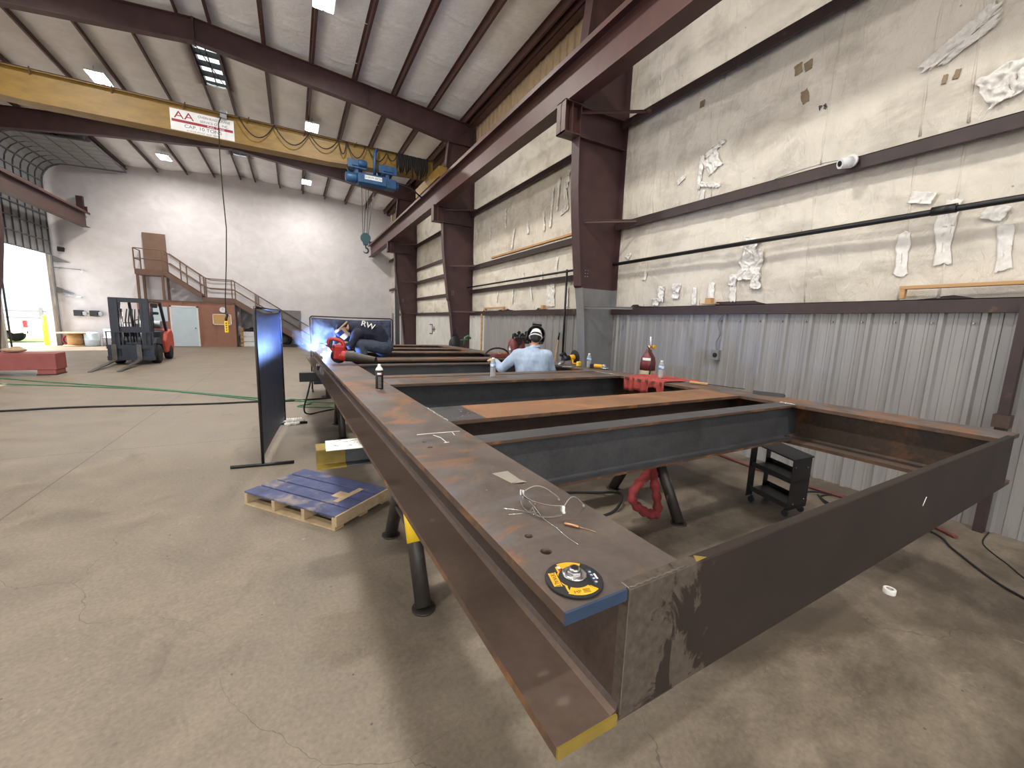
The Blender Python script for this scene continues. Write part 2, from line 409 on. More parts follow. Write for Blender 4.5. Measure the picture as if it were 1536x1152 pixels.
MT['steel_ground'] = paint('ground_steel', (122, 114, 104), (98, 92, 84), .45, .5, 18, .15)
MT['weld'] = paint('weld_bead', (176, 172, 164), (120, 116, 110), .35, .8, 60, .5)
MT['pipeblack'] = paint('worn_black_pipe', (72, 66, 60), (50, 46, 43), .45, .4, 10, .1, (1, 1, .25), c3=(120, 114, 104), t3=(.62, .7), s3=12)
MT['bluemark'] = paint('blue_marking_paint', (44, 64, 90), (34, 50, 70), .5, 0, 8, .05)
MT['olive'] = paint('yellow_end_paint', (146, 122, 44), (112, 94, 38), .6, 0, 6, .05)
MT['pelletblue'] = paint('blue_pallet_paint', (78, 86, 126), (54, 60, 92), .65, 0, 5, .08, (1.5, 1.5, 1.5), c3=(150, 136, 118), s3=2.4, t3=(.54, .74), detail=8)
MT['hookteal'] = paint('hook_block_teal', (40, 78, 84), (30, 60, 66), .5, 0, 6, .05)
# ------------------------------------------------------------------ the building
XR, XL, YE, YB = 6.02, -10.5, 28.9, -12.0
RX = -2.03
def ceil_z(x): return 9.68 - .088 * abs(x - RX)
COLY = [-1.15, 6.67, 14.5, 22.35]

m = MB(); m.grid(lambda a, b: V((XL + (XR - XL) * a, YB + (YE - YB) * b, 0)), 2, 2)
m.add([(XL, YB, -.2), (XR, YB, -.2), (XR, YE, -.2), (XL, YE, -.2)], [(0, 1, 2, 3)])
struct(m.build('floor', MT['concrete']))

# roof: two insulated slopes, quilted between the purlins
PURX = [5.55, 4.35, 3.15, 1.95, .75, -.45, -1.68, -2.38, -3.6, -4.8, -6.05, -7.3, -8.5, -9.7]
def quilt(x, y):
    z = ceil_z(x)
    for a, b in zip(PURX, PURX[1:]):
        if b <= x <= a: z -= .07 * math.sin(PI * (x - b) / (a - b)) ** .7; break
    s = (y % 1.83) / 1.83
    z -= .045 * math.exp(-((abs(((y + .35 * math.sin(x * 2.6 + .8)) % 1.83) - .9)) / .05) ** 2)
    return z + .012 * noise.noise(V((x * 1.3, y * .9, 0)))
m = MB()
xs = sorted(set([XL, XR, RX] + PURX + [a + (b - a) * t for a, b in zip(PURX, PURX[1:]) for t in (.25, .5, .75)]))
ny = 620
vs = [V((x, YB + (YE - YB) * j / ny, quilt(x, YB + (YE - YB) * j / ny))) for x in xs for j in range(ny + 1)]
n1 = ny + 1
SKY = [(16.0, 18.55), (23.5, 25.5)]
fs = []
for i in range(len(xs) - 1):
    for j in range(ny):
        ym = YB + (YE - YB) * (j + .5) / ny; xm = (xs[i] + xs[i + 1]) / 2
        if -2.38 < xm < -1.68 and any(a < ym < b for a, b in SKY): continue
        fs.append((i * n1 + j, i * n1 + j + 1, (i + 1) * n1 + j + 1, (i + 1) * n1 + j))
m.add(vs, fs, 0, True)
roof = m.build('ceiling', MT['ceil'], normals=False); struct(roof)
so = roof.modifiers.new('thick', 'SOLIDIFY'); so.thickness = .08; so.offset = 1 if False else -1
# translucent ridge skylights: frame, bars and panel each
for k, (a, b) in enumerate(SKY):
    z = ceil_z(RX) + .1
    g = MB(); g.box(-2.38, -1.68, a, b, z + .02, z + .04)
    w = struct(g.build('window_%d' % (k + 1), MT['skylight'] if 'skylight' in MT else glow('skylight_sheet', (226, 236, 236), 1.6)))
    f = MB()
    f.box(-2.38, -2.33, a - .05, b + .05, z - .14, z + .02); f.box(-1.73, -1.68, a - .05, b + .05, z - .14, z + .02)
    f.box(-2.38, -1.68, a - .05, a, z - .14, z + .02); f.box(-2.38, -1.68, b, b + .05, z - .14, z + .02)
    for q in range(1, 4):
        y = a + (b - a) * q / 4; f.box(-2.33, -1.73, y - .06, y + .06, z - .12, z)
    f.bar((-2.3, a, z - .1), (-1.76, b, z - .1), .02, .02); f.box(-2.05, -2.02, a, b, z - .1, z - .07)
    struct(f.build('window_frame', MT['black'], w))

# end wall with pale lower part
m = MB()
def endw(a, b):
    x = XL + (XR - XL) * a; zt = ceil_z(x) + .1
    z = zt * b
    return V((x, YE + .02 * noise.noise(V((x * .6, z * .6, 3))), z))
m.grid(endw, 60, 30)
struct(m.build('wall_back', MT['endwall']))
m = MB()   # wall behind the camera, its wide opening added to let fill daylight in
for x0, x1, z0 in ((XL, -9.0, 0), (4.0, XR, 0), (-9.0, 4.0, 7.0)):
    m.add([(x0, YB, z0), (x1, YB, z0), (x1, YB, ceil_z(x1) + .1), (x0, YB, ceil_z(x0) + .1)], [(0, 1, 2, 3)])
struct(m.build('wall_front', MT['endwall']))
# left wall with the roll-up door opening (y 24.5 .. 28.35, z 0 .. 8.3) and one more beyond the camera
D0, D1, DH = 24.45, 28.38, 8.2
m = MB()
def lw(y0, y1, z0, z1): m.box(XL - .1, XL, y0, y1, z0, z1)
lw(YB, 3.0, 0, ceil_z(XL) + .1); lw(13.0, D0, 0, ceil_z(XL) + .1); lw(3.0, 13.0, 6.2, ceil_z(XL) + .1); lw(D1, YE, 0, ceil_z(XL) + .1); lw(D0, D1, DH, ceil_z(XL) + .1)
struct(m.build('wall_left', MT['insul']))

# right wall: upper insulation, pillowed between girts, then tan siding to the eave
GZ = [2.2, 3.92, 5.82, 7.35]
def pill(y, z):
    d = 0
    for a, b in zip(GZ, GZ[1:]):
        if a <= z <= b: d = .05 * math.sin(PI * (z - a) / (b - a)) ** .6; break
    s = ((y + .35) % 1.83)
    d -= .02 * math.exp(-((s - .9) / .03) ** 2)
    return d + .02 * noise.noise(V((y * .9, z * .9, 5))) + .008 * noise.noise(V((y * 4, z * 2.4, 9)))
for nm, y0, y1 in (('wall_right', YB, YE),):
    m = MB()
    ns = int((y1 - y0) / .075); nzv = 66
    m.grid(lambda a, b: V((XR - pill(y0 + (y1 - y0) * a, 2.15 + 5.25 * b), y0 + (y1 - y0) * a, 2.15 + 5.25 * b)), ns, nzv)
    wr = struct(m.build(nm, MT['insul']))
m = MB(); y = YB; pts = []
while y < YE:
    pts += [(y, 0), (y + .17, 0), (y + .2, .03), (y + .24, .03), (y + .27, 0)]; y += .305
vs = [V((XR + .02 - d, yy, z)) for yy, d in pts for z in (7.3, 9.0)]
m.add(vs, [(2 * i, 2 * i + 1, 2 * i + 3, 2 * i + 2) for i in range(len(pts) - 1)])
struct(m.build('siding', MT['tan'], wr))
# tape patches and torn facing stuck on the insulation (parts of the wall)
def patch(y, z, w, h, rot=0, crump=.02, seed=0, mat='tape', thin=.012):
    y /= S_; z /= S_; w /= S_; h /= S_
    m = MB(); nu, nv = max(6, int(w / .012)), max(6, int(h / .012))
    def fn(a, b):
        u = (a - .5) * w; v = (b - .5) * h
        e = noise.noise(V((seed * 7.1, b * 4, 2))) * w * .18 * (1 if a > .5 else -1)
        e2 = noise.noise(V((a * 4, seed * 3.3, 8))) * h * .08 * (1 if b > .5 else -1)
        u += e; v += e2
        d = crump * .55 * ((1 - abs(noise.noise(V((a * w * 14 + seed + .3 * b, b * h * 8, seed)))) * 2.2) + .5 * (1 - 2 * abs(noise.noise(V((a * w * 34, b * h * 22 + seed, seed))))))
        yy = y + u * math.cos(rot) - v * math.sin(rot); zz = z + u * math.sin(rot) + v * math.cos(rot)
        return V((XR - pill(yy, zz) - .006 - max(0, d), yy, zz))
    m.grid(fn, nu, nv)
    o = m.build('tape_patch' if mat == 'tape' else 'torn_patch', MT[mat], wr)
    so = o.modifiers.new('thick', 'SOLIDIFY'); so.thickness = .002
S_ = 1.15625
for i, (y, z, w, h, r, c) in enumerate([
        (2.18, 5.58, .66, .15, -.62, .05), (2.10, 5.50, .5, .10, -.5, .05), (1.72, 4.92, .40, .36, -.3, .06), (1.55, 4.98, .2, .3, .3, .05),
        (5.25, 5.43, .42, .09, -.45, .05), (5.52, 5.10, .09, .60, .08, .04), (5.30, 4.83, .42, .09, .3, .04), (5.28, 5.2, .30, .34, -.5, .035),
        (5.97, 5.1, .18, .10, -.5, .02), (5.46, 4.68, .1, .2, .1, .02),
        (4.32, 3.28, .38, .50, .1, .07), (4.36, 3.62, .26, .22, .4, .06), (4.22, 3.04, .16, .34, -.1, .06), (4.62, 3.05, .14, .2, .2, .04),
        (2.26, 3.86, .24, .14, .3, .03), (2.36, 3.2, .13, .52, -.05, .01), (2.0, 3.36, .15, .66, -.08, .015), (1.98, 3.62, .14, .3, .1, .03), (1.50, 3.16, .12, .5, -.1, .01), (1.62, 3.55, .2, .16, .4, .03),
        (5.04, 2.86, .12, .36, 0, .02), (6.2, 2.88, .15, .32, .05, .05), (5.82, 2.92, .2, .3, .1, .05), (6.35, 2.72, .2, .16, 0, .05), (4.62, 2.86, .12, .36, 0, .02), (5.4, 2.8, .1, .34, 0, .015),
        (7.25, 3.8, .16, .14, .5, .04), (6.7, 3.3, .1, .2, .2, .03)]):
    patch(y, z, w, h, r, c, i)
for i, (y, z, w, h, r) in enumerate([(3.95, 6.12, .10, .16, -.2), (3.81, 6.10, .1, .14, -.2), (3.80, 5.67, .1, .2, -.25), (5.64, 6.35, .1, .12, 0), (2.15, 5.2, .05, .1, .2), (2.25, 5.19, .04, .1, .1)]):
    patch(y, z, w, h, r, .002, 40 + i, 'torn')
rr = random.Random(3)
for i, (y, z, w, h) in enumerate([(16.2, 5.8, .1, .5), (14.9, 5.6, .1, .5), (13.6, 5.9, .12, .7), (10.3, 5.9, .12, .9), (10.6, 5.6, .1, 1.1), (9.9, 5.75, .14, .8), (10.0, 5.4, .3, .2), (9.85, 6.2, .12, .5), (11.0, 5.3, .12, .6), (12.0, 5.3, .14, .4), (13.0, 5.1, .12, .7),
        (10.45, 3.05, .45, .7), (10.3, 3.45, .25, .3), (9.6, 2.95, .14, .55), (9.2, 3.4, .2, .35), (11.6, 3.15, .09, .5), (12.9, 3.1, .1, .5), (14.1, 3.2, .08, .5), (11.0, 3.6, .12, .4), (12.2, 3.7, .12, .35), (10.2, 3.9, .14, .5), (13.4, 3.6, .12, .4)]):
    patch(y, z, w, h, rr.uniform(-.3, .3), .035, 60 + i)
# taped seams of the facing
for j, yy in enumerate([.45, 1.72, 2.05, 2.98, 4.55, 5.78, 8.2, 9.9, 10.9, 12.6, 15.6, 17.3, 19.0, 20.6]):
    for a, b in zip(GZ, GZ[1:]):
        m = MB(); zz = [a + .08 + (b - a - .12) * q / 14 for q in range(15)]
        m.tube([V((XR - pill(yy + .03 * math.sin(z * 1.3 + j), z) + .004, yy + .03 * math.sin(z * 1.3 + j), z)) for z in zz], [.012 + .004 * math.sin(q * 2.1 + j) for q in range(15)], 6)
        m.build('facing_seam', MT['insul'], wr)
# hand written marks on the facing
g = MB()
def stroke(pl, r=.005):
    g.tube([V((XR - pill(y, z) - .012, y, z)) for y, z in pl], r, 6)
PM = lambda L: [(3.02 + (y - 1.88) * .55, 4.68 + (z - 5.16) * .55) for y, z in L]
stroke(PM([(2.02, 5.22), (2.0, 5.12)])); stroke(PM([(2.02, 5.22), (1.96, 5.2), (2.0, 5.16)]))
stroke(PM([(1.93, 5.19), (1.89, 5.22), (1.88, 5.17), (1.92, 5.13), (1.88, 5.1), (1.86, 5.14), (1.93, 5.19)]))
g.build('pen_mark', MT['ink'], wr)

# ribbed wall panels below
def ribbed(y0, y1, pitch, ph, x, h, mat, n, minor=True):
    pts = []; k = math.floor((y0 - ph) / pitch)
    y = ph + k * pitch
    while y < y1 + pitch:
        pts += [(y - .036, 0), (y - .018, .036), (y + .018, .036), (y + .036, 0)]
        if minor:
            for q in (.34, .66):
                c = y + pitch * q; pts += [(c - .018, 0), (c - .011, .008), (c + .011, .008), (c + .018, 0)]
        y += pitch
    pts = [(min(max(a, y0), y1), d) for a, d in pts]
    m = MB()
    vs = [V((x - d, a, z)) for a, d in pts for z in (0, h)]
    m.add(vs, [(2 * i, 2 * i + 1, 2 * i + 3, 2 * i + 2) for i in range(len(pts) - 1) if pts[i + 1][0] - pts[i][0] > 1e-5])
    m.box(x - .05, x + .05, y0, y1, h - .015, h + .012)
    m.box(x + .012, x + .04, y0, y1, 0, h)
    return struct(m.build('trim_%d' % n, mat))
ribbed(-6, 6.56, .3012, 1.321, 5.95, 2.18, MT['panel'], 1)
ribbed(6.8, 13.2, .3012, 1.321, 5.95, 2.18, MT['panel'], 2)
ribbed(13.25, 22.2, .152, 0, 5.95, 2.18, MT['panel_light'], 3, False)
ribbed(22.5, 26.2, .152, 0, 5.95, 2.18, MT['panel'], 4, False)
m = MB(); m.box(5.85, 5.9, 13.19, 13.26, .1, 2.17); struct(m.build('trim_5', MT['wood']))
m = MB()
for yy, zz in [(13.6 + .0, 1.0)]: pass
# fasteners of the near wall panel
m = MB()
for k in range(-6, 18):
    y = 1.321 + .3012 * k + .07
    if -1 < y < 6.4: m.cyl((5.93, y, .95), (5.945, y, .95), .011, n=8); m.cyl((5.93, y, 2.02), (5.945, y, 2.02), .009, n=8)
struct(m.build('trim_6', MT['zinc']))
# painted marks on the white panels
m = MB()
def st(pl): m.tube([(5.91, y, z) for y, z in pl], .018, 6)
st([(19.6, 1.7), (19.2, 1.7), (19.2, 1.25), (19.6, 1.25)]); st([(19.2, 1.48), (18.7, 1.48)]); st([(18.95, 1.6), (18.95, 1.36)])
struct(m.build('trim_7', MT['ink']))

# girts, eave struts, purlins
def girt(y0, z0, y1, z1, n, mat='girt', d=.2, x=XR):
    m = MB()
    for y, z in ((y0, z0), (y1, z1)): pass
    def seg(dx0, dx1, dz0, dz1):
        vs = [(x - dx0, y0, z0 + dz0), (x - dx1, y0, z0 + dz0), (x - dx1, y0, z0 + dz1), (x - dx0, y0, z0 + dz1),
              (x - dx0, y1, z1 + dz0), (x - dx1, y1, z1 + dz0), (x - dx1, y1, z1 + dz1), (x - dx0, y1, z1 + dz1)]
        m.add(vs, [(0, 1, 2, 3), (7, 6, 5, 4), (0, 4, 5, 1), (1, 5, 6, 2), (2, 6, 7, 3), (3, 7, 4, 0)])
    seg(0, d, -.008, 0); seg(d - .008, d, -.13, 0); seg(0, .01, 0, .06); seg(d - .05, d, -.138, -.13)  # front lip deepened to stand in for the shadow below the girt
    return struct(m.build('girt_beam', MT[mat]))
k = 0
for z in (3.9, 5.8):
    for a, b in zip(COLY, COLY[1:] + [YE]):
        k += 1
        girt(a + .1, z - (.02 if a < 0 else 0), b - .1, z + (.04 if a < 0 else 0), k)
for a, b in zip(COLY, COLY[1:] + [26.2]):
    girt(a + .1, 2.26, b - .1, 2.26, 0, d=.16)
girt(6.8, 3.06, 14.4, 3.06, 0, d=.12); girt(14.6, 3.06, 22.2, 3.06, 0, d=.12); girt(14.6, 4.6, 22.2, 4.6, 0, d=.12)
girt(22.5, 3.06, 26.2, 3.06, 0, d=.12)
for x in PURX:
    m = MB(); z = ceil_z(x) - .03
    m.box(x - .004, x + .004, YB, YE, z - .19, z); m.box(x - .004, x + .06, YB, YE, z - .2, z - .19); m.box(x - .06, x + .004, YB, YE, z - .01, z)
    m.box(x + .052, x + .06, YB, YE, z - .2, z - .175)
    struct(m.build('purlin_beam', MT['maroon']))
for x, sg in ((XR - .08, -1), (XL + .08, 1)):
    m = MB(); z = ceil_z(x) - .02
    m.box(min(x, x + sg * .2), max(x, x + sg * .2), YB, YE, z - .02, z); m.box(min(x, x + sg * .2), max(x, x + sg * .2), YB, YE, z - .26, z - .24)
    m.box(min(x + sg * .19, x + sg * .2), max(x + sg * .19, x + sg * .2), YB, YE, z - .26, z)
    struct(m.build('eave_beam', MT['maroon']))

# rigid frames: tapered columns and rafters
def web_flange(m, inner, outer, y, w, t=.016, mi=0):
    poly = inner + outer[::-1]
    m.prism(poly, 'xz', y - .006, y + .006, mi)
    for line in (inner, outer):
        for p, q in zip(line, line[1:]):
            d = V((q[0] - p[0], 0, q[1] - p[1])); n = V((-d.z, 0, d.x)).normalized() * (t / 2)
            vs = []
            for pt in (p, q):
                for s in (1, -1):
                    for yy in (y - w / 2, y + w / 2):
                        vs.append(V((pt[0], yy, pt[1])) + n * s)
            m.add(vs, [(0, 1, 3, 2), (4, 6, 7, 5), (0, 4, 5, 1), (2, 3, 7, 6), (0, 2, 6, 4), (1, 5, 7, 3)], mi)
def rtop(x): return ceil_z(x) - .235
INN = [(5.36, 0), (5.235, 1.2), (5.14, 2.18), (5.07, 2.62), (5.036, 2.656), (4.885, 3.91), (4.835, 4.45), (4.80, 5.34), (4.82, 6.6), (4.98, 8.05)]
for i, y in enumerate(COLY):
    m = MB()
    if i == 1:
        web_flange(m, INN[:4], [(5.96, 0), (5.96, 2.62)], y, .24, mi=1); web_flange(m, INN[3:], [(5.96, 2.62), (5.96, 8.7)], y, .24)
    else:
        web_flange(m, INN, [(5.96, 0), (5.96, 8.7)], y, .24)
    for z0, z1 in ((5.34, 5.34), (5.86, 5.86)):   # stiffeners at the bracket
        m.box(4.81, 5.96, y - .11, y + .11, z0 - .006, z0 + .006)
    m.box(4.95, 5.96, y - .11, y + .11, 8.04, 8.06)
    m.box(5.30, 6.0, y - .14, y + .14, 0, .02, 1 if i == 1 else 0)
    for q in range(3):
        for e in range(2): m.cyl((5.2 + .06 * e, y - .02, 2.85 + .06 * q), (5.2 + .06 * e, y - .005, 2.85 + .06 * q), .012, n=8, mi=2)
    c = struct(m.build('column', [MT['maroon_dark'], MT['greypaint'], MT['zinc']]))
    b = MB()   # runway bracket: a short I stub with an end stiffener
    b.box(4.44, 4.82, y - .14, y + .14, 5.34, 5.36); b.box(4.44, 4.82, y - .14, y + .14, 5.86, 5.88); b.box(4.44, 4.82, y - .008, y + .008, 5.34, 5.88)
    b.box(4.44, 4.455, y - .14, y + .14, 5.34, 5.88); b.box(4.60, 4.615, y - .13, y + .13, 5.36, 5.86)
    struct(b.build('bracket', MT['maroon'], c))
    for zz in (2.26, 3.9, 5.8):   # flange braces to the girts
        if i in (1, 2, 3): 
            g = MB(); x_in = [p[0] for p in INN if p[1] <= zz][-1]
            g.bar((x_in + .05, y - .04, zz), (5.9, y - .75, zz + .0), .05, .006); g.bar((x_in + .05, y - .04, zz - .02), (5.9, y - .75, zz - .02), .006, .05)
            struct(g.build('brace', MT['greypaint'] if (i == 1 and zz < 2.6) else MT['maroon'], c))
    m = MB()    # left column mirrored, hidden mostly
    mir = lambda L: [(-4.44 - x, z) for x, z in L]
    web_flange(m, mir(INN), mir([(5.96, 0), (5.96, 8.7)]), y, .24); c2 = struct(m.build('column', MT['maroon_dark']))
    m = MB()
    bot = [(5.0, 8.06), (2.3, 8.46), (-.4, 8.73), (RX, 8.9), (2 * RX + .4, 8.73), (2 * RX - 2.3, 8.46), (-9.36, 8.06)]
    top = [(5.97, rtop(5.97)), (2.3, rtop(2.3)), (-.4, rtop(-.4)), (RX, rtop(RX)), (2 * RX + .4, rtop(-.4)), (2 * RX - 2.3, rtop(2.3)), (-10.33, rtop(-10.33))]
    web_flange(m, bot, top, y, .22)
    m.box(RX - .02, RX + .02, y - .1, y + .1, 8.85, rtop(RX) + .02)
    m.box(2.29, 2.31, y - .1, y + .1, 8.47, rtop(2.3))
    struct(m.build('roof_beam', MT['maroon_dark']))
# end wall frame rafter on the left knee and right corner door with white jamb
m = MB()
m.box(5.9, 6.0, 25.9, 26.05, 0, 4.95); m.box(5.9, 6.0, 27.55, 27.7, 0, 4.95); m.box(5.9, 6.0, 25.9, 27.7, 4.8, 4.95)
struct(m.build('trim_8', MT['white']))
m = MB(); m.box(6.0, 6.03, 25.8, YE, 0, 2.3); struct(m.build('trim_12', MT['panel']))
m = MB(); m.box(5.94, 5.98, 26.05, 27.55, 0, 4.8)
for z in (1, 2, 3, 4): m.box(5.92, 5.94, 26.05, 27.55, z, z + .03)
struct(m.build('door_1', MT['black']))
# ------------------------------------------------------------------ the welded steel frame
FO = (0.4631, 0.5908, 1.2719); FE = (-.0082, .0037, .0209)
FM = Matrix.Translation(V(FO)) @ Euler(FE).to_matrix().to_4x4()
def FW(x, y, z=0): return FM @ V((x, y, z))
FL = 10.8
frame = thing('steel_skid', 'long brown welded frame of steel beams standing on pipe stands across the shop floor', 'steel frame', FO, FE)
def mat_plate():
    m, nt, b = new_mat('end_plate_ground')
    v = mapped(nt); f = nz(nt, v, 3, 6, .6, .4); k = nz(nt, v, 40, 4)
    col = ramp(nt, f, [(.3, (38, 30, 27)), (.7, (50, 40, 35))])
    sep = nt.nodes.new('ShaderNodeSeparateXYZ'); nt.links.new(v, sep.inputs[0])
    # grinder brightened patches next to the welded corner
    g = nz(nt, mapped(nt, (5, 5, 3)), 1.6, 7, .62, 1.0)
    fall = mth(nt, 'SUBTRACT', .66, mth(nt, 'MULTIPLY', mth(nt, 'SUBTRACT', sep.outputs[0], .17), .95))
    msk = ramp(nt, mth(nt, 'SUBTRACT', mth(nt, 'ADD', g, fall), .5), [(.46, W0), (.5, W1)])
    strip = mth(nt, 'LESS_THAN', mth(nt, 'ADD', sep.outputs[0], mth(nt, 'MULTIPLY', g, .04)), .235)
    msk = mth(nt, 'MAXIMUM', msk, strip)
    col = mixc(nt, msk, col, ramp(nt, k, [(.3, (72, 64, 56)), (.7, (98, 89, 79))]))
    nt.links.new(col, b.inputs['Base Color']); b.inputs['Metallic'].default_value = .3
    nt.links.new(mth(nt, 'SUBTRACT', .55, mth(nt, 'MULTIPLY', msk, .12)), b.inputs['Roughness'])
    bump(nt, b, msk, .12, .003); return m
def girder(c, w, name, lab, holes=()):
    m = MB(); d, tf = .348, .027
    m.ibeam('y', 0.004, FL, c, 0, d, w, tf, .022, fil=.022)
    # colour by side: top flange, rusty edges, end faces
    o = m.build(name, [MT['steel_brown'], MT['steel_top'], MT['steel_edge'], MT['bluemark'], MT['olive'], MT['steel_flange'], MT['steel_inner_rust']], frame)
    for p in o.data.polygons:
        n = p.normal; q = p.center
        if n.z > .9 and q.z > -.01: p.material_index = 1
        elif abs(n.x) > .9 and abs(abs(q.x - c) - w / 2) < .002: p.material_index = 2
        elif n.z > .9 and q.z < -.3: p.material_index = 5
        elif abs(n.x) > .9 and c > 1 and q.x < c: p.material_index = 6
    if holes:
        for x, y, r in holes:
            cm = MB(); cm.cyl((x, y, .05), (x, y, -.05), r, n=24); co = cm.build('cut', MT['steel_brown'])
            bo = o.modifiers.new('hole', 'BOOLEAN'); bo.operation = 'DIFFERENCE'; bo.object = co; bo.solver = 'EXACT'
            co.parent = frame
        bpy.context.view_layer.update()
        dg = bpy.context.evaluated_depsgraph_get()
        me = bpy.data.meshes.new_from_object(o.evaluated_get(dg))
        cuts = [md.object for md in o.modifiers]
        o.modifiers.clear(); o.data = me
        for co in cuts: bpy.data.objects.remove(co)
    o['label'] = lab
    return o
HOL = [(.095, .209, .0155), (.095, .295, .012), (.104, 1.194, .013), (.107, 1.29, .011)]
GA = girder(.188, .376, 'girder', 'side girder nearest the camera with four drilled holes', HOL)
GB = girder(3.52, .378, 'girder', 'side girder along the wall')
m = MB(); m.box(0, .172, -.002, .004, -.027, 0); m.build('blue_mark', MT['bluemark'], GA)
m = MB(); m.box(0, .172, -.002, .004, -.348, -.321); m.build('yellow_mark', MT['olive'], GA)
ep = MB(); ep.box(.176, 3.535, -.004, .028, -.336, .001)
EPL = ep.build('end_plate', mat_plate(), frame, bevel=.004)
m = MB()
for i in range(26): m.ell((.176 + .012 * i * .5 + .02 * random.random() * 0, .004 + .0 * i, -.02 - .012 * i), (.005, .004, .008), nu=6, nv=4)
m = MB(); m.box(.02, .175, 0, .004, 0, .001)
# cross beams: (y0, y1, depth, material, top material)
def cross(y0, y1, d, body, top, tw=.012, tf=.016, x0=.36, x1=3.345, name='cross_beam'):
    m = MB(); m.ibeam('x', x0, x1, (y0 + y1) / 2, -.001, d, y1 - y0, tf, tw, fil=.016)
    o = m.build(name, [MT[body], MT[top], MT['steel_edge']], frame)
    c = (y0 + y1) / 2
    for p in o.data.polygons:
        n, q = p.normal, p.center
        if n.z > .9 and q.z > -.01: p.material_index = 1
        elif abs(n.y) > .9 and abs(abs(q.y - c) - (y1 - y0) / 2) < .002: p.material_index = 2
    # web copes to the girders
    for xa, xb in ((x0 - .17, x0), (x1, x1 + .17)):
        g = MB(); g.box(xa, xb, c - tw / 2, c + tw / 2, -d + .03, -.03); g.build('web_tab', MT[body], o)
    return o
XB = [cross(1.165, 1.305, .315, 'steel_grey', 'steel_grey'), cross(1.655, 2.085, .345, 'steel_brown', 'steel_rust', .02, .024),
      cross(3.25, 3.72, .345, 'steel_grey', 'steel_top', .02, .024), cross(3.77, 3.97, .30, 'steel_grey', 'steel_top'),
      cross(5.12, 5.29, .315, 'steel_grey', 'steel_grey'), cross(5.95, 6.42, .345, 'steel_brown', 'steel_top', .02, .028),
      cross(7.62, 8.06, .345, 'steel_brown', 'steel_top', .02, .024), cross(8.95, 9.35, .345, 'steel_brown', 'steel_top', .02, .024),
      cross(10.4, 10.8, .345, 'steel_brown', 'steel_top', .02, .024)]
XB[0]['label'] = 'narrow grey cross beam'; XB[1]['label'] = 'wide rust coloured cross beam'
m = MB(); m.box(.362, .62, 1.66, 2.08, -.0005, .0006); m.build('heat_band', MT['steel_grey'], XB[1])
def bead(p, q, w, parent, mat='weld', step=.007):
    m = MB(); p, q = V(p), V(q); n = max(2, int((q - p).length / step)); d = (q - p).normalized()
    side = V((-d.y, d.x, 0)); r = random.Random(4)
    pts = [p.lerp(q, i / n) + side * (w * .2 * math.sin(i * 1.9)) + V((0, 0, .0006)) for i in range(n + 1)]
    m.tube(pts, [w * .26 * r.uniform(.75, 1.25) for i in pts], 7)
    return m.build('weld_bead', MT[mat], parent)
bead((.369, 1.66, 0), (.369, 2.085, 0), .022, frame)
bead((3.34, 1.17, 0), (3.338, 1.30, 0), .02, frame, 'chrome')
bead((.366, .0, .001), (.18, .0, .001), .008, frame, 'steel_ground')
bead((.176, -.004, -.03), (.176, -.004, -.32), .005, frame, 'steel_ground')
bead((3.345, 3.3, 0), (3.345, 3.7, 0), .02, frame); bead((.37, 3.28, 0), (.37, 3.7, 0), .016, frame, 'steel_ground')
m = MB()
def chalk(pl, r=.0016): m.tube([V((x, y, .0012)) for x, y in pl], r, 5)
chalk([(.11, 1.43), (.2, 1.425), (.344, 1.413)]); chalk([(.185, 1.389), (.205, 1.33), (.203, 1.236)]); chalk([(.299, 1.416), (.288, 1.348)]); chalk([(.19, 1.24), (.215, 1.236)])
m.build('chalk_line', MT['paper'], frame)
m = MB(); r = random.Random(9)
for i in range(26): m.ell((r.uniform(.02, .35), r.uniform(.3, 4), .001), (r.uniform(.002, .006), r.uniform(.001, .003), .0012), mat=RZ(r.uniform(0, 3)), nu=6, nv=4)
for i in range(14): m.ell((r.uniform(.38, .7), r.uniform(1.7, 2.06), .001), (r.uniform(.003, .009), r.uniform(.002, .004), .0015), mat=RZ(r.uniform(0, 3)), nu=6, nv=4)
m.build('spatter', MT['copper'], frame)['kind'] = 'stuff'
m = MB(); m.tube([(2.03, -.0045, -.168), (2.06, -.0045, -.13)], .0018, 5); m.build('scratch', MT['paper'], EPL)
m = MB(); m.add([(.41, -.002, .0015), (.455, .0, .0015), (.43, .022, .0015)], [(0, 1, 2)]); m.build('yellow_mark', MT['olive'], EPL)

# ------------------------------------------------------------------ what carries the frame
def support_beam(x0, x1, y0, y1, zt, d, lab, yellow):
    c = (x0, (y0 + y1) / 2, zt - d)
    t = thing('support_rail', lab, 'beam', c)
    m = MB()
    if yellow: m.ibeam('x', .2, x1 - x0, 0, d, d, y1 - y0, .012, .009, fil=.01)
    else: m.box(0, x1 - x0, -(y1 - y0) / 2, (y1 - y0) / 2, 0, d)
    m.build('beam', MT['steel_grey' if yellow else 'black'], t, bevel=.003)
    if yellow:
        e = MB(); e.ibeam('x', 0, .2, 0, d, d, y1 - y0, .012, .009, fil=.01)
        e.build('painted_end', [MT['olive']], t)['label'] = 'yellow painted end'
    return t
support_beam(.105, 3.98, 3.10, 3.27, FW(.2, 2.4, -.348).z - .001, .15, 'steel beam with yellow painted end poking out under the near girder, drawing on it', True)
support_beam(.045, 3.98, 8.02, 8.2, FW(.2, 7.5, -.348).z - .001, .165, 'black square tube poking out under the near girder beyond the leaning screen', False)
support_beam(.2, 3.98, 10.3, 10.5, FW(.2, 9.8, -.348).z - .001, .2, 'dark beam carrying the far end of the frame', False) if False else None
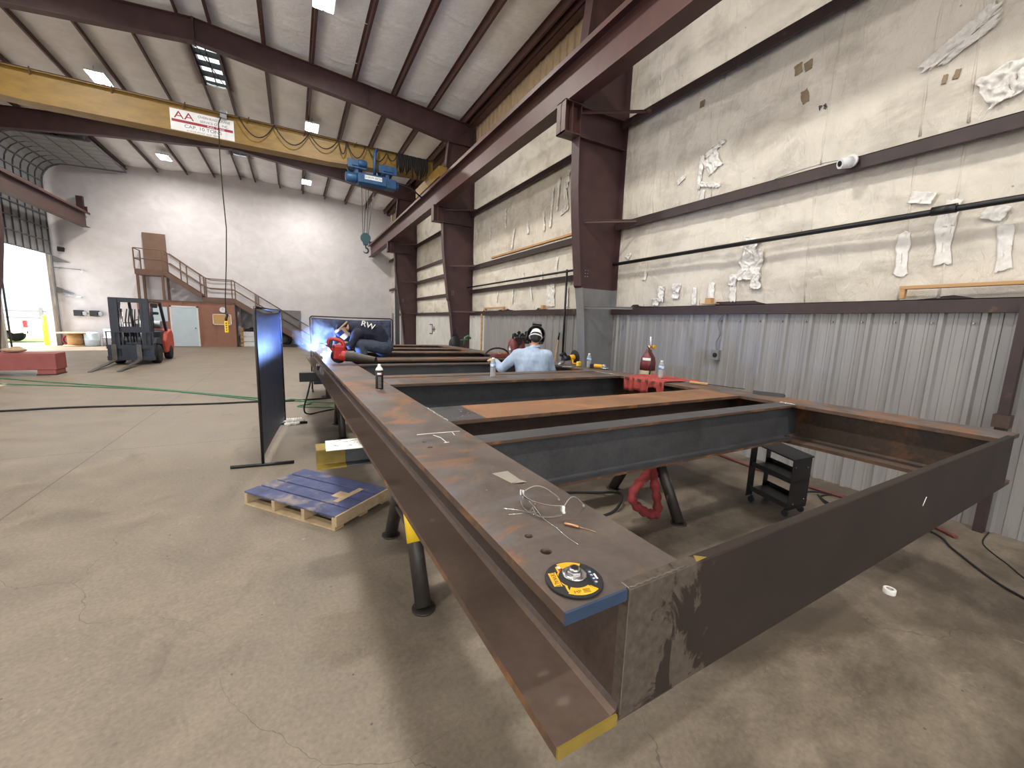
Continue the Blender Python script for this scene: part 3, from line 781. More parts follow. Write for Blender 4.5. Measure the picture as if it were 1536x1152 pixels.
def pipe_stand(x, ya, yb, zt, lab, yellow=False, lean=0, reach=.46):
    ym = (ya + yb) / 2
    t = thing('pipe_stand', lab, 'stand', (x, ym, 0), group=None)
    for y in (ya, yb):
        s = -1 if y < ym else 1
        top = V((lean * 0, s * .06, zt - .03)); bot = V((0, y - ym, .012))
        m = MB(); m.cyl(bot, top, .052, n=20)
        m.build('leg', MT['pipeblack'], t)
        if yellow and s < 0:
            g = MB(); g.cyl(bot.lerp(top, .48), bot.lerp(top, .8), .0528, n=20)
            g.build('paint_patch', MT['yellowp'], t.children[-1])['label'] = 'yellow sprayed patch'
        m = MB(); m.cyl((0, y - ym, 0), (0, y - ym, .012), .075, n=24); m.build('foot_plate', MT['pipeblack'], t)
    m = MB(); m.cyl((0, (ya - ym) * .55, zt * .52), (0, (yb - ym) * .55, zt * .52), .026, n=14); m.build('tie_pipe', MT['pipeblack'], t)
    m = MB(); m.box(-.09, .09, -.13, reach, zt - .03, zt); m.build('cap_plate', MT['pipeblack'], t)
    return t
z1 = FW(.2, 2.4, -.348).z - .152; z2 = FW(.2, 7.5, -.348).z - .167
pipe_stand(.67, 2.33, 3.34, z1, 'worn pipe stand with yellow sprayed leg under the near girder beside the blue pallet', True)
pipe_stand(3.2, 2.42, 3.34, z1, 'worn pipe stand with red sling, under the frame near the wall')
pipe_stand(.6, 6.53, 7.51, z2, 'dark pipe stand under the near girder beyond the folded drawing', reach=1.2)
pipe_stand(3.3, 6.8, 7.8, z2, 'dark pipe stand hidden under the wall side girder beyond the worker') if False else None
for x, y in ((.62, 10.0), (4.0, 10.0), (3.98, 7.29)):
    pass
# far end legs
for x, lab in ((.65, 'dark post under the far end of the near girder'), (3.98, 'dark post under the far end of the wall side girder')):
    zt = FW(x - .46, 9.6, -.348).z
    t = thing('post_stand', lab, 'stand', (x, 10.2, 0))
    m = MB(); m.box(-.06, .06, -.06, .06, .02, zt - .022); m.build('post', MT['black'], t)
    m = MB(); m.box(-.15, .15, -.15, .15, 0, .02); m.build('base_plate', MT['black'], t)
    m = MB(); m.box(-.12, .12, -.12, .12, zt - .022, zt - .002); m.build('cap_plate', MT['black'], t)
# ------------------------------------------------------------------ small things on the frame
def fthing(name, lab, cat, x, y, rz=0, z=0, group=None):
    p = FW(x, y, z + .0008); return thing(name, lab, cat, p, (FE[0], FE[1], FE[2] + rz), group)
# grinding disc (127 mm) with hub; +x of the disc points towards its right hand label
d = fthing('grinding_disc', 'black grinding disc with yellow label lying on the near corner of the girder', 'grinding disc', .082, .077, -.30)
m = MB(); m.lathe([(.0115, .002), (.04, .0), (.0645, .0), (.066, .002), (.066, .0062), (.0645, .0072), (.058, .0074), (.036, .0078), (.034, .013), (.028, .0165), (.0115, .0165)], n=56)
m.build('disc_body', MT['rubber'], d)
m = MB(); m.lathe([(.0105, .012), (.0275, .0166), (.0285, .0182), (.026, .0205), (.0185, .0215), (.0165, .0215)], n=40)
hexr = [(.0165 * math.cos(PI / 3 * k), .0165 * math.sin(PI / 3 * k)) for k in range(6)]
m.prism(hexr, 'xy', .0205, .0275); m.lathe([(.0085, .0275), (.013, .0275), (.0125, .033), (.0095, .0335), (.0085, .0335)], n=28)
hub = m.build('hub', MT['chrome'], d)
m = MB(); m.cyl((0, 0, .0334), (0, 0, .0338), .0084, n=24); m.build('bore', MT['black'], hub)
ZL = .0079
lb = MB()
def sect(poly, mi=0, z=ZL): lb.add([(x, y, z) for x, y in poly], [list(range(len(poly)))], mi)
R0 = .0565
def arc(a0, a1, r=R0, n=10): return [(r * math.cos(math.radians(a0 + (a1 - a0) * i / n)), r * math.sin(math.radians(a0 + (a1 - a0) * i / n))) for i in range(n + 1)]
sect(arc(55, 114, .061) + arc(114, 55, .0365)); sect(arc(238, 306, .061) + arc(306, 238, .0365)); sect(arc(306, 311, .061) + [(.026, -.03)]); sect([(-.0255, -.03), (-.0255, .03), (-.0345, .02), (-.0345, -.02)]); sect(arc(306, 312) + [(.024, -.031)]); sect(arc(66, 71) + [(.014, .038)])
sect([(-.031, -.046), (-.0265, -.0485), (-.0265, .0475), (-.031, .0455)])
sect([(-.0555, -.024), (-.0365, -.026), (-.0365, .026), (-.0555, .024)])
sect([(.0385, -.032), (.0495, -.024), (.0495, .026), (.0385, .026)], 1); sect([(-.026, .038), (-.019, .038), (-.019, .046), (-.026, .049)], 3); sect([(-.026, .028), (-.02, .028), (-.02, .036), (-.026, .036)], 2)
sect([(.050, -.012), (.0545, -.012), (.0545, .008), (.050, .008)], 3)
for k in range(4): lb.lathe([(.0001, ZL + .0003), (.0036, ZL + .0003)], c=(.0445, -.022 + .0125 * k, 0), n=12, mi=3)
lb.build('label', [MT['dewalt'], MT['bluemark'], MT['red'], MT['paper']], d, normals=False)
t = MB(); t.text('DEWALT', .0155, M4((-.046, 0, ZL + .0002), (0, -1, 0), (1, 0, 0)), ext=.0001, sx=.85)
t.text('HP', .0145, M4((-.010, -.0495, ZL + .0002), (1, 0, 0), (0, 1, 0)), ext=.0001)
for k in range(5): t.box(.003, .02, -.0535 + .0028 * k, -.0525 + .0028 * k, ZL, ZL + .0003)
t.build('lettering', MT['black'], d)

# clear safety glasses, temples folded open, resting on the lens edge
sg = fthing('safety_glasses', 'clear safety glasses lying open on the near girder', 'glasses', .2, .40)
L, R_ = V((-.015, .085, .036)), V((.035, -.07, .036)); ax = (R_ - L); n_ = V((-.95, -.3, 0)).normalized()
def lensp(a, b):
    p = L.lerp(R_, a); bul = .042 * (1 - (2 * a - 1) ** 2) ** .7
    nose = max(0, 1 - abs(a - .5) / .09)
    z0 = .004 + .022 * nose + .012 * abs(2 * a - 1) ** 2.5
    return p + n_ * bul + V((0, 0, (z0 + (.047 - z0) * b) - p.z))
m = MB(); m.grid(lensp, 36, 6); o = m.build('lens', MT['lens'], sg); s = o.modifiers.new('t', 'SOLIDIFY'); s.thickness = .002
m = MB(); m.tube([lensp(i / 36, 1) for i in range(37)], .0009, 6); m.tube([lensp(i / 36, 0) for i in range(37)], .0008, 6); m.build('lens_rim', MT['clearframe'], sg)
for q, e in ((L, V((.098, .043, .0))), (R_, V((.143, -.03, .0)))):
    m = MB(); mid = q.lerp(e, .6); mid.z = .052
    m.tube(smooth_path([q, q.lerp(mid, .5) + V((0, 0, .012)), mid, e + V((0, 0, .018)), e + V((.008, 0, .006))]), .0016, 6); m.ell(e + V((.008, 0, .006)), .0045, nu=8, nv=6)
    tm = m.build('temple', MT['clearframe'], sg)
    m = MB(); m.obox(q, (.009, .012, .016)); m.obox(q + V((.004, 0, -.012)), (.008, .009, .006)); m.build('hinge', MT['paper'], tm)
# copper tipped marker and fine wires
t = fthing('contact_tip', 'copper contact tip with thin wire lying beside the safety glasses', 'contact tip', .236, .285, -.95)
m = MB(); m.lathe([(.002, -.022), (.0042, -.02), (.0042, .016), (.003, .022), (.0016, .022)], n=12, mat=Matrix.Rotation(PI / 2, 3, 'Y'), c=(0, 0, .0046)); m.build('tip', MT['copper'], t)
m = MB(); m.tube([(.022, 0, .0046), (.05, .003, .003), (.072, .001, .0015)], .0009, 5); m.build('wire_end', MT['copper'], t)
for i, (pl, lab) in enumerate([([(.183, .477, .03), (.186, .42, .022), (.187, .359, .004), (.19, .3, .002), (.187, .25, .0015), (.19, .196, .0015)], 'longest thin wire offcut passing under the safety glasses'),
                ([(.105, .43), (.14, .42), (.175, .415), (.2, .4)], 'short wire offcut before the lens of the safety glasses'),
                ([(.11, .475), (.15, .44), (.2, .37), (.23, .36)], 'bent wire offcut behind the safety glasses')]):
    m = MB(); m.tube(smooth_path([FW(p[0], p[1], p[2] if len(p) > 2 else .0015) for p in pl]), .0009, 5)
    tag(m.build('wire_offcut', MT['chrome'], loc=tuple(FW(pl[0][0], pl[0][1], 0))) if False else m.build('wire_offcut', MT['chrome']), lab, 'wire', 'wire offcuts on the girder')
# strip of clear film
m = MB()
P4 = [FW(.215, .763, .0015), FW(.285, .764, .0015), FW(.284, .660, .0015), FW(.237, .645, .0015)]
P4b = [FW(.284, .660, .0022), FW(.290, .625, .006), FW(.24, .64, .0025)]
m.add(P4, [(0, 1, 2, 3)]); m.add(P4b, [(0, 1, 2)])
MT['film'] = paint('grey_film', (150, 144, 134), (136, 130, 120), .35, 0, 8, .1)
o = m.build('film_strip', MT['film']); so = o.modifiers.new('t', 'SOLIDIFY'); so.thickness = .0012; so.offset = 0
tag(o, 'grey strip of clear film stuck on the near girder behind the safety glasses', 'film')

# spray can
c = fthing('spray_can', 'black spray can with white top standing on the near girder', 'spray can', .232, 2.985, -2.2)
m = MB(); m.lathe([(.031, 0), (.033, .003), (.033, .165), (.0325, .168)], n=32); can = m.build('can_body', MT['black'], c)
m = MB(); m.lathe([(.0325, .168), (.031, .176), (.024, .190), (.0165, .197), (.0165, .2)], n=32); m.build('shoulder', MT['capw'], c)
m = MB(); m.lathe([(.013, .2), (.014, .203), (.0125, .217), (.009, .222), (.0, .2225)], n=24); m.build('nozzle_cap', MT['capw'], c)
m = MB(); m.lathe([(.0315, 0), (.0338, .002), (.0338, .006)], n=32); m.build('base_rim', MT['chrome'], c)
def wrap(mb, a0, a1, z0, z1, r, mi=0):
    n = 8; vs = []
    for i in range(n + 1):
        q = a0 + (a1 - a0) * i / n
        vs += [(r * math.cos(q), r * math.sin(q), z0), (r * math.cos(q), r * math.sin(q), z1)]
    mb.add(vs, [(2 * i, 2 * i + 2, 2 * i + 3, 2 * i + 1) for i in range(n)], mi)
m = MB(); wrap(m, -.1, 1.3, .132, .15, .0333, 0); wrap(m, 0.9, 1.3, .134, .148, .0335, 1)
for k in range(9): wrap(m, .1, 1.0 - .05 * (k % 3), .02 + .011 * k, .025 + .011 * k, .0333, 2)
m.build('label', [MT['paper'], MT['red'], MT['film']], c, normals=False)

# water bottles
def bottle(lab, x, y, rz=0, z=0, on=None):
    t = fthing('water_bottle', lab, 'water bottle', x, y, rz, z, 'water bottles about the frame') if on is None else thing('water_bottle', lab, 'water bottle', on, (0, 0, rz), 'water bottles about the frame')
    prof = [(.026, 0), (.0325, .004), (.033, .03)]
    for k in range(6): prof += [(.0325, .034 + .012 * k), (.031, .04 + .012 * k)]
    prof += [(.033, .112), (.033, .155), (.0315, .168), (.022, .194), (.0135, .205), (.0135, .212)]
    m = MB(); m.lathe(prof, n=24); b = m.build('bottle_body', MT['water'], t)
    m = MB(); m.lathe([(.0335, .112), (.0336, .155)], n=24); lb_ = m.build('label', MT['label'], t)
    m = MB(); wrap(m, 3.6, 4.4, .122, .148, .0339); m.build('label_patch', MT['paper'], lb_, normals=False)
    m = MB(); m.lathe([(.0145, .206), (.015, .208), (.015, .222), (.0, .2225)], n=20); m.build('cap', MT['capw'], t)
    return t
bottle('water bottle standing alone on the wide cross beam in front of the stooping worker', 1.62, 3.55)
bottle('water bottle standing on the red cloth at the wall side girder', 3.60, 2.83, .4, .012)
bottle('water bottle between the big cut-off grinder and the small grinder', 3.60, 4.2, .9)
bottle('half hidden water bottle behind the arm of the stooping worker', 3.52, 6.55, .2)
# bottle and welding gun consumable box lying low on the near girder's lower flange
bt = thing('upturned_jar', 'small grey plastic jar on the lower flange of the near girder', 'jar', FW(.06, 6.85, -.321))
m = MB(); m.lathe([(.03, 0), (.034, .004), (.034, .1), (.02, .13), (.014, .14)], n=20); m.build('jar_body', MT['water'], bt)
m = MB(); m.lathe([(.016, .14), (.016, .16), (0, .161)], n=16); m.build('lid', MT['film'], bt)
bt = thing('light_clamp', 'small black clamp with two bright jaws on the lower flange of the near girder', 'clamp', FW(.06, 7.6, -.321))
m = MB(); m.obox((0, 0, .035), (.05, .12, .07)); m.build('clamp_body', MT['black'], bt, bevel=.006)
for k in (0, 1):
    m = MB(); m.obox((-.02 + .03 * k, .02, .085), (.016, .02, .05), (.2, .2, 0)); m.build('jaw', MT['capw'], bt)

# red cloth over the wall side girder
def rag(a, b):
    x = 3.28 + .62 * b; y = 2.55 + .62 * a + .12 * noise.noise(V((a * 3, b * 3, 1)))
    hang = max(0, 3.345 - x)
    z = .006 + .012 * abs(noise.noise(V((a * 9, b * 7, 4)))) + .006 * math.sin(a * 30 + b * 5)
    if hang > 0:
        cut = .5 + .5 * (1 if (a < .18 or a > .36) else .0)
        z -= hang * 3.4 * cut * (0.75 + .35 * noise.noise(V((a * 5, 2, 2)))) ; x = 3.335 - .015 * math.sin(a * 38) - .02 * hang
    if b > .8: y += (b - .8) * .6 * (a - .5)
    return FW(x, y, z)
m = MB(); m.grid(rag, 56, 40); o = m.build('red_cloth', MT['ragred'])
so = o.modifiers.new('t', 'SOLIDIFY'); so.thickness = .004; so.offset = 1
tag(o, 'red cloth draped over the wall side girder with a water bottle on it', 'cloth')
# wooden handled scraper
t = fthing('chipping_tool', 'orange wooden handled steel chipping tool lying on the wall side girder', 'hand tool', 3.63, 2.3, 0)
m = MB(); a_, b_ = V((-.03, .115, .018)), V((.03, -.08, .018))
m.cyl(a_, a_.lerp(b_, .06), .012, .017); m.cyl(a_.lerp(b_, .06), a_.lerp(b_, .9), .017, .0155); m.cyl(a_.lerp(b_, .9), b_, .0155, .012); m.build('handle', MT['wood'], t)
m = MB(); m.bar(b_, V((.12, -.25, .008)), .014, .01); m.bar(V((.12, -.25, .008)), V((.2, -.4, .004)), .03, .006); m.bar(V((.05, -.12, .012)), V((.13, -.3, .003)), .012, .004); m.build('shank', MT['steel_brown'], t)
# steel clip angle lying on the girder
t = fthing('angle_clip', 'short dark steel angle lying on the wall side girder beyond the silver weld', 'steel angle', 3.62, 1.55, .3)
m = MB(); m.prism([(0, 0), (.09, 0), (.09, .006), (.02, .035), (0, .035)], 'xz', -.13, .13); m.build('angle', MT['steel_grey'], t)

# small yellow angle grinder, battery end to the left
def grinder(t, big=False):
    k = 1.7 if big else 1.0
    Q = Matrix.Rotation(PI / 2, 3, 'Y')
    m = MB(); m.lathe([(.026 * k, 0), (.031 * k, .01), (.031 * k, .10), (.028 * k, .125), (.024 * k, .13)], n=20, mat=Q, c=(-.13 * k, 0, .042 * k)); m.build('motor_body', MT['dewalt'], t)
    m = MB(); m.obox((-.155 * k, 0, .04 * k), (.055 * k, .062 * k, .066 * k)); m.build('battery', MT['black'], t, bevel=.006)
    m = MB(); m.ell((.022 * k, 0, .042 * k), (.038 * k, .034 * k, .034 * k)); m.cyl((.03 * k, 0, .02 * k), (.03 * k, 0, .01 * k), .02 * k); m.build('gear_head', MT['zinc'], t)
    return t
g = grinder(fthing('angle_grinder', 'small yellow and silver angle grinder lying on the wall side girder', 'angle grinder', 3.68, 3.98, -.85))
m = MB(); m.cyl((.034, 0, .002), (.034, 0, .006), .06, n=32); m.build('disc', MT['rubber'], g)
m = MB(); m.lathe([(.06, .008), (.062, .014), (.062, .026), (.02, .03)], n=32, c=(.034, 0, 0)); m.build('guard', MT['zinc'], g)
g = fthing('cutoff_grinder', 'large yellow and black cut-off grinder with upright black disc lying before the grey column', 'angle grinder', 3.8, 4.8, 0)
Q_ = frame3((.1, -.3, .95), (.55, -.78, -.3), (.83, .55, .1))
ax_ = V((-1, -.05, -.1)).normalized(); c0 = V((.0, 0, .118))
m = MB(); m.cyl(c0 + ax_ * .03, c0 + ax_ * .13, .05, .046); m.build('motor_body', MT['dewalt'], g, bevel=.006)
m = MB(); m.cyl(c0 + ax_ * .13, c0 + ax_ * .26, .046, .04); m.tube(smooth_path([c0 + ax_ * .2 + V((0, 0, .03)), c0 + ax_ * .24 + V((0, 0, .09)), c0 + ax_ * .32 + V((0, 0, .06))]), .024, 8); m.build('rear_handle', MT['black'], g)
m = MB(); m.cyl(c0 + ax_ * .02, c0 + ax_ * .035, .03); m.cyl(c0 + ax_ * .28 + V((0, -.03, -.05)), c0 + ax_ * .4 + V((0, -.04, -.085)), .03, .02); m.build('gear_head', MT['zinc'], g)
m = MB(); m.tube([c0 + ax_ * .08 + V((0, -.04, -.03)), V((-.1, -.07, .02)), V((-.02, -.09, .012))], .016, 8); m.build('front_grip', MT['dewalt'], g)
m = MB(); Rm = V((0, 0, 1)).rotation_difference(ax_).to_matrix()
m.lathe([(.012, -.004), (.115, -.003), (.118, 0), (.115, .003), (.012, .004)], n=40, mat=Rm, c=tuple(c0)); m.build('disc', MT['rubber'], g)
t = fthing('tape_measure', 'small yellow tape measure behind the big cut-off grinder disc', 'tape measure', 3.58, 4.42, .3)
m = MB(); m.obox((0, 0, .04), (.09, .05, .08)); m.build('case', MT['yellowp'], t, bevel=.018, seg=4); m = MB(); m.obox((.055, 0, .008), (.03, .02, .004)); m.build('tab', MT['chrome'], t)
t = fthing('locking_pliers', 'pair of grey locking pliers on the wall side girder before the cut-off grinder', 'pliers', 3.32, 4.3, -.8)
m = MB(); m.bar((-.12, .01, .012), (.02, .012, .012), .018, .014); m.build('handle', MT['zinc'], t); m = MB(); m.bar((-.12, -.03, .012), (.02, -.008, .012), .014, .012); m.build('lever', MT['zinc'], t); m = MB(); m.bar((.02, .006, .012), (.09, .012, .012), .03, .018); m.build('jaw', MT['chrome'], t)

# cordless blower: red body, black fan housing, long black nozzle
bl = fthing('cordless_blower', 'red and black cordless blower with black nozzle lying on the near girder before the welder', 'blower', .17, 5.35, 0)
Rb = frame3((.87, .1, -.06), (-.1, .9, .1), (.05, -.1, 1))
m = MB(); m.lathe([(.05, -.055), (.092, -.05), (.1, -.02), (.1, .02), (.088, .055), (.05, .06)], n=28, mat=Matrix.Rotation(PI / 2, 3, 'X') @ Matrix.Rotation(.3, 3, 'Y'), c=(0, 0, .11)); m.build('fan_housing', MT['black'], bl)
m = MB(); m.obox((-.01, -.02, .165), (.13, .15, .19), (.1, .1, .1)); m.cyl((.02, -.03, .13), (.13, -.06, .10), .085, .07)
body = m.build('motor_body', MT['red'], bl, bevel=.02, seg=3)
m = MB(); m.tube(smooth_path([(.06, -.03, .2), (.05, -.03, .29), (-.02, -.02, .33), (-.11, 0, .33), (-.115, 0, .26), (-.06, 0, .18)]), .025, 10); m.build('handle', MT['red'], bl)
m = MB(); m.obox((-.1, 0, .275), (.05, .085, .1), (0, .2, 0)); m.build('battery', MT['black'], bl, bevel=.01)
m = MB(); pts = smooth_path([(.1, -.06, .11), (.2, -.12, .1), (.3, -.19, .085), (.43, -.29, .07)], 6)
m.tube(pts, [.075 - .031 * i / (len(pts) - 1) for i in range(len(pts))], 20, cap=False); 
m.tube(pts, [.070 - .030 * i / (len(pts) - 1) for i in range(len(pts))], 20, cap=True); m.build('nozzle', MT['pipeblack'], bl)
m = MB(); m.text('HILTI', .03, M4((.02, -.092, .125), (1, -.05, -.12), (.1, 0, 1)), ext=.001); m.build('lettering', MT['paper'], body)

# red and black strap on the far cross beam beside the worker
t = fthing('tool_caddy', 'small red tray with black hoop handle on the cross beam beside the stooping worker', 'tool tray', 3.05, 6.2, .1)
m = MB(); m.box(-.1, .28, -.1, .1, 0, .07); m.build('tray', MT['hose_red'], t, bevel=.01)
m = MB(); m.tube([(-.27 + .27 * (1 - math.cos(PI * k / 14)), 0, .03 + .15 * math.sin(PI * k / 14)) for k in range(15)], .016, 8); m.build('hoop_handle', MT['rubber'], t)
m = MB(); r = random.Random(2)
for k in range(9): m.cyl((-.02 + .03 * k, r.uniform(-.05, .05), .06), (.0 + .03 * k, r.uniform(-.05, .05), .1), .012, n=8)
m.build('fittings', MT['copper'], t)

# drawing on the yellow ended beam
pz_ = FW(.2, 2.4, -.348).z
t = thing('drawing_sheets', 'folded white drawing sheets lying on the yellow ended beam', 'drawing', (.29, 3.17, pz_), (0, 0, -.04))
m = MB(); m.grid(lambda a, b: V((-.12 + .27 * a, -.145 + .27 * b, .004 + .003 * math.sin(b * 9) + .006 * (1 - b) ** 2)), 8, 8)
o = m.build('sheets', MT['paper'], t); so = o.modifiers.new('t', 'SOLIDIFY'); so.thickness = .006; so.offset = 0
m = MB(); r = random.Random(5)
for k in range(26):
    x, y = r.uniform(-.07, .1), r.uniform(-.08, .09); a = r.uniform(0, 3.1); l = r.uniform(.015, .05)
    z0 = .0085 + .003 * math.sin((y + .145) / .27 * 9) + .006 * (1 - (y + .145) / .27) ** 2
    m.bar((x, y, z0), (x + l * math.cos(a), y + l * math.sin(a) * .5, z0), .0018, .0012)
m.build('drawn_lines', MT['ink'], t)

# ------------------------------------------------------------------ on the floor round the frame
# blue slatted wooden pallet
pl = thing('wooden_pallet', 'wooden pallet with worn blue painted deck on the floor beside the near girder', 'pallet', (-.50, 4.52, 0), (0, 0, math.atan2(-.93, .76)))
Lp, Wp, Hp = 1.18, .70, .135
for k in range(4):
    y0 = Wp * k / 4 + .006; y1 = Wp * (k + 1) / 4 - (.012 if k < 3 else 0)
    m = MB(); m.box(0, Lp, y0, y1, Hp - .018, Hp); m.build('deck_board', MT['pelletblue'], pl, bevel=.004)
for x in (0, .385, .77, Lp - .04):
    m = MB(); m.box(x, x + .04, 0, Wp, .018, Hp - .018); m.build('stringer', MT['woodpale'], pl, bevel=.003)
for y in (.0, .3, .6):
    m = MB(); m.box(0, Lp, y, y + .1, 0, .018); m.build('bottom_board', MT['woodpale'], pl)
m = MB(); m.box(.93, .99, .22, .56, Hp - .001, Hp + .003); m.box(.82, .93, .3, .42, Hp - .001, Hp + .002); m.build('worn_patch', MT['woodpale'], pl)
m = MB(); m.box(Lp, Lp + .018, 0, Wp, .04, Hp); m.build('end_board', MT['woodpale'], pl)
# round floor box
t = thing('floor_plate', 'small round dark plate set in the floor behind the blue pallet', 'floor plate', (.23, 5.01, 0))
m = MB(); m.lathe([(.07, 0), (.07, .004), (.05, .006), (0, .006)], n=24); m.build('plate', MT['steel_brown'], t)
m = MB(); m.lathe([(.012, .006), (.012, .009), (0, .009)], n=12); m.build('bolt', MT['zinc'], t)
# roll of white tape
t = thing('tape_roll', 'roll of white tape lying on the floor before the end plate', 'tape roll', (3.76, 1.03, 0), (0, 0, .3))
m = MB(); m.lathe([(.022, 0), (.036, 0), (.037, .002), (.037, .036), (.036, .038), (.022, .038), (.022, 0)], n=32); m.build('roll', MT['capw'], t)
m = MB(); m.lathe([(.020, .001), (.0222, .001), (.0222, .037), (.020, .037), (.020, .001)], n=24); m.build('core', MT['film'], t)
# welding cart
ct = thing('welding_cart', 'black steel welding cart with sloping top and shelves on the floor behind the end plate', 'cart', (4.33, 2.04, 0), (0, 0, -.04))
w_, d_, h_ = .33, .42, .56
tilt = .10
def cz(x): return tilt * (1 - x / w_)
m = MB(); m.box(w_ - .004, w_, 0, d_, .07, .62); m.box(0, w_, 0, .003, .07, .62) if False else None
ct_mats = MT['black']
m = MB(); m.prism([(0, .07), (.33, .07), (.33, .60), (0, .60)], 'xz', 0, .004); m.build('side_panel', ct_mats, ct)
for (x0, x1) in ((-.03, .08), (.25, .33)):
    m = MB(); q = [(x0, .07), (x1, .07), (x1 + .0, .66), (x0 + .0, .66)]
    m.prism(q, 'xz', d_ - .004, d_); m.build('post', ct_mats, ct)
for k, z in enumerate((.09, .36)):
    m = MB(); vs = []
    for x, y, dz in ((0, 0, 0), (w_, 0, 0), (w_, d_, .05), (0, d_, .05)): vs += [(x, y, z + dz), (x, y, z + dz + .012)]
    m.add(vs, [(0, 2, 4, 6), (1, 7, 5, 3), (0, 1, 3, 2), (2, 3, 5, 4), (4, 5, 7, 6), (6, 7, 1, 0)])
    m.bar((0, 0, z + .03), (0, d_, z + .08), .004, .05); m.bar((w_, 0, z + .03), (w_, d_, z + .08), .004, .05); m.build('shelf', ct_mats, ct)
m = MB(); vs = []
for x, y, dz in ((-.01, -.01, .6), (w_ + .01, -.01, .6), (w_ + .01, d_ + .01, .665), (-.01, d_ + .01, .665)): vs += [(x, y, dz), (x, y, dz + .014)]
m.add(vs, [(0, 2, 4, 6), (1, 7, 5, 3), (0, 1, 3, 2), (2, 3, 5, 4), (4, 5, 7, 6), (6, 7, 1, 0)]); m.build('top_shelf', ct_mats, ct)
for x, y in ((.03, .03), (w_ - .03, .03), (.03, d_ - .03), (w_ - .03, d_ - .03)):
    m = MB(); m.cyl((x - .012, y, .032), (x + .012, y, .032), .032, n=18); m.box(x - .016, x + .016, y - .01, y + .01, .03, .075); m.build('caster', MT['rubber'], ct)
m = MB()
for x, z in ((.06, .52), (.27, .5), (.09, .13), (.27, .16)): m.cyl((x, -.0025, z), (x, 0, z), .008, n=10)
m.build('bolt_head', MT['chrome'], ct)
# red round sling hanging from the stand
m = MB(); base = [(3.06, 2.72, .74), (3.04, 2.70, .46), (2.90, 2.68, .36), (2.80, 2.66, .25), (2.86, 2.62, .14), (3.0, 2.6, .06), (3.1, 2.6, .06), (3.14, 2.66, .2), (3.12, 2.7, .38), (3.1, 2.74, .6), (3.07, 2.74, .74)]
rr_ = [.043 + .009 * math.sin(i * 1.7) for i in range(61)]
pts = smooth_path(base, 6); m.tube(pts, rr_[:len(pts)], 12)
m.tube(smooth_path([(3.1, 2.74, .7), (3.16, 2.76, .5), (3.2, 2.76, .32), (3.18, 2.7, .24)]), .032, 12)
tag(m.build('round_sling', MT['slingred']), 'red fabric round sling hanging from the pipe stand under the frame', 'sling')
# hoses and cables on the floor
def hose(name, pts, r, mat, lab, cat, group=None, n=8):
    m = MB(); m.tube(smooth_path([V(p) if len(p) > 2 else V((p[0], p[1], r)) for p in pts], n), r, 8); return tag(m.build(name, MT[mat]), lab, cat, group)
hose('garden_hose', [(-9.6, 17.2), (-7.9, 16.0), (-6.71, 15.2), (-5.66, 14.33), (-4.66, 13.6), (-2.85, 12.25), (-.9, 10.55), (-.2, 10.0), (.7, 9.45), (1.6, 9.2)], .014, 'hose_green', 'upper green hose of the pair crossing the floor towards the frame', 'hose')
hose('garden_hose', [(-9.6, 16.9), (-7.6, 15.5), (-6.5, 14.3), (-5.5, 13.7), (-4.5, 13.2), (-2.7, 12.05), (-.95, 10.4), (-.5, 9.8), (-.1, 10.1), (.25, 9.5), (.0, 9.25), (.5, 9.0), (1.3, 8.8)], .014, 'hose_green', 'lower looping green hose of the pair crossing the floor towards the frame', 'hose')
hose('power_cable', [(-9.0, 10.2), (-6.5, 10.3), (-4.62, 10.34), (-3.61, 10.36), (-1.74, 10.05), (-.78, 10.0), (-.2, 9.9), (.6, 10.0), (1.8, 10.4)], .018, 'rubber', 'long black cable lying across the floor behind the leaning screen', 'cable')
hose('weld_lead', [(.22, 8.0, .70), (.17, 7.95, .5), (.1, 8.0, .2), (.2, 8.4, .02), (.6, 8.7, .016), (1.5, 9.0, .016)], .014, 'rubber', 'black lead hanging from the square tube down to the floor', 'cable')
hose('weld_lead', [(2.2, 3.3), (2.4, 2.9), (2.75, 2.85), (3.0, 3.0, .1), (2.9, 3.3), (2.4, 3.5), (1.9, 3.6), (2.0, 3.1), (2.5, 2.6), (2.55, 2.4, .03), (2.3, 2.3)], .014, 'rubber', 'coiled black lead on the floor under the narrow grey cross beam', 'cable')
hose('red_hose', [(5.7, 6.4), (5.62, 5.2), (5.6, 4.4), (5.55, 3.6), (5.45, 2.6), (5.5, 1.9), (5.55, 1.4), (5.4, 1.1)], .018, 'hose_red', 'dark red hose along the floor beside the wall', 'hose')
hose('cord_coil', [(5.3, 2.2), (5.15, 2.0), (5.25, 1.75), (5.5, 1.8), (5.5, 2.1), (5.25, 2.15), (5.05, 1.9), (5.2, 1.6), (5.45, 1.6), (5.6, 1.9), (5.4, 2.25), (5.1, 2.3), (4.9, 2.2)], .009, 'rubber', 'small coil of black cord on the floor by the wall beyond the cart', 'cord')
hose('extension_lead', [(5.6, 1.9, .012), (5.35, 1.25), (5.1, 1.05), (4.75, .75), (4.6, .55), (4.5, .3), (4.45, -.6)], .009, 'rubber', 'black cord running along the floor past the end of the frame', 'cord')
hose('thin_wire', [(5.9, 1.0), (5.5, .95), (5.2, .75), (4.95, .55), (5.1, .35), (5.5, .3), (5.85, .4)], .005, 'rubber', 'thin dark wire looped on the floor at the foot of the wall', 'wire')
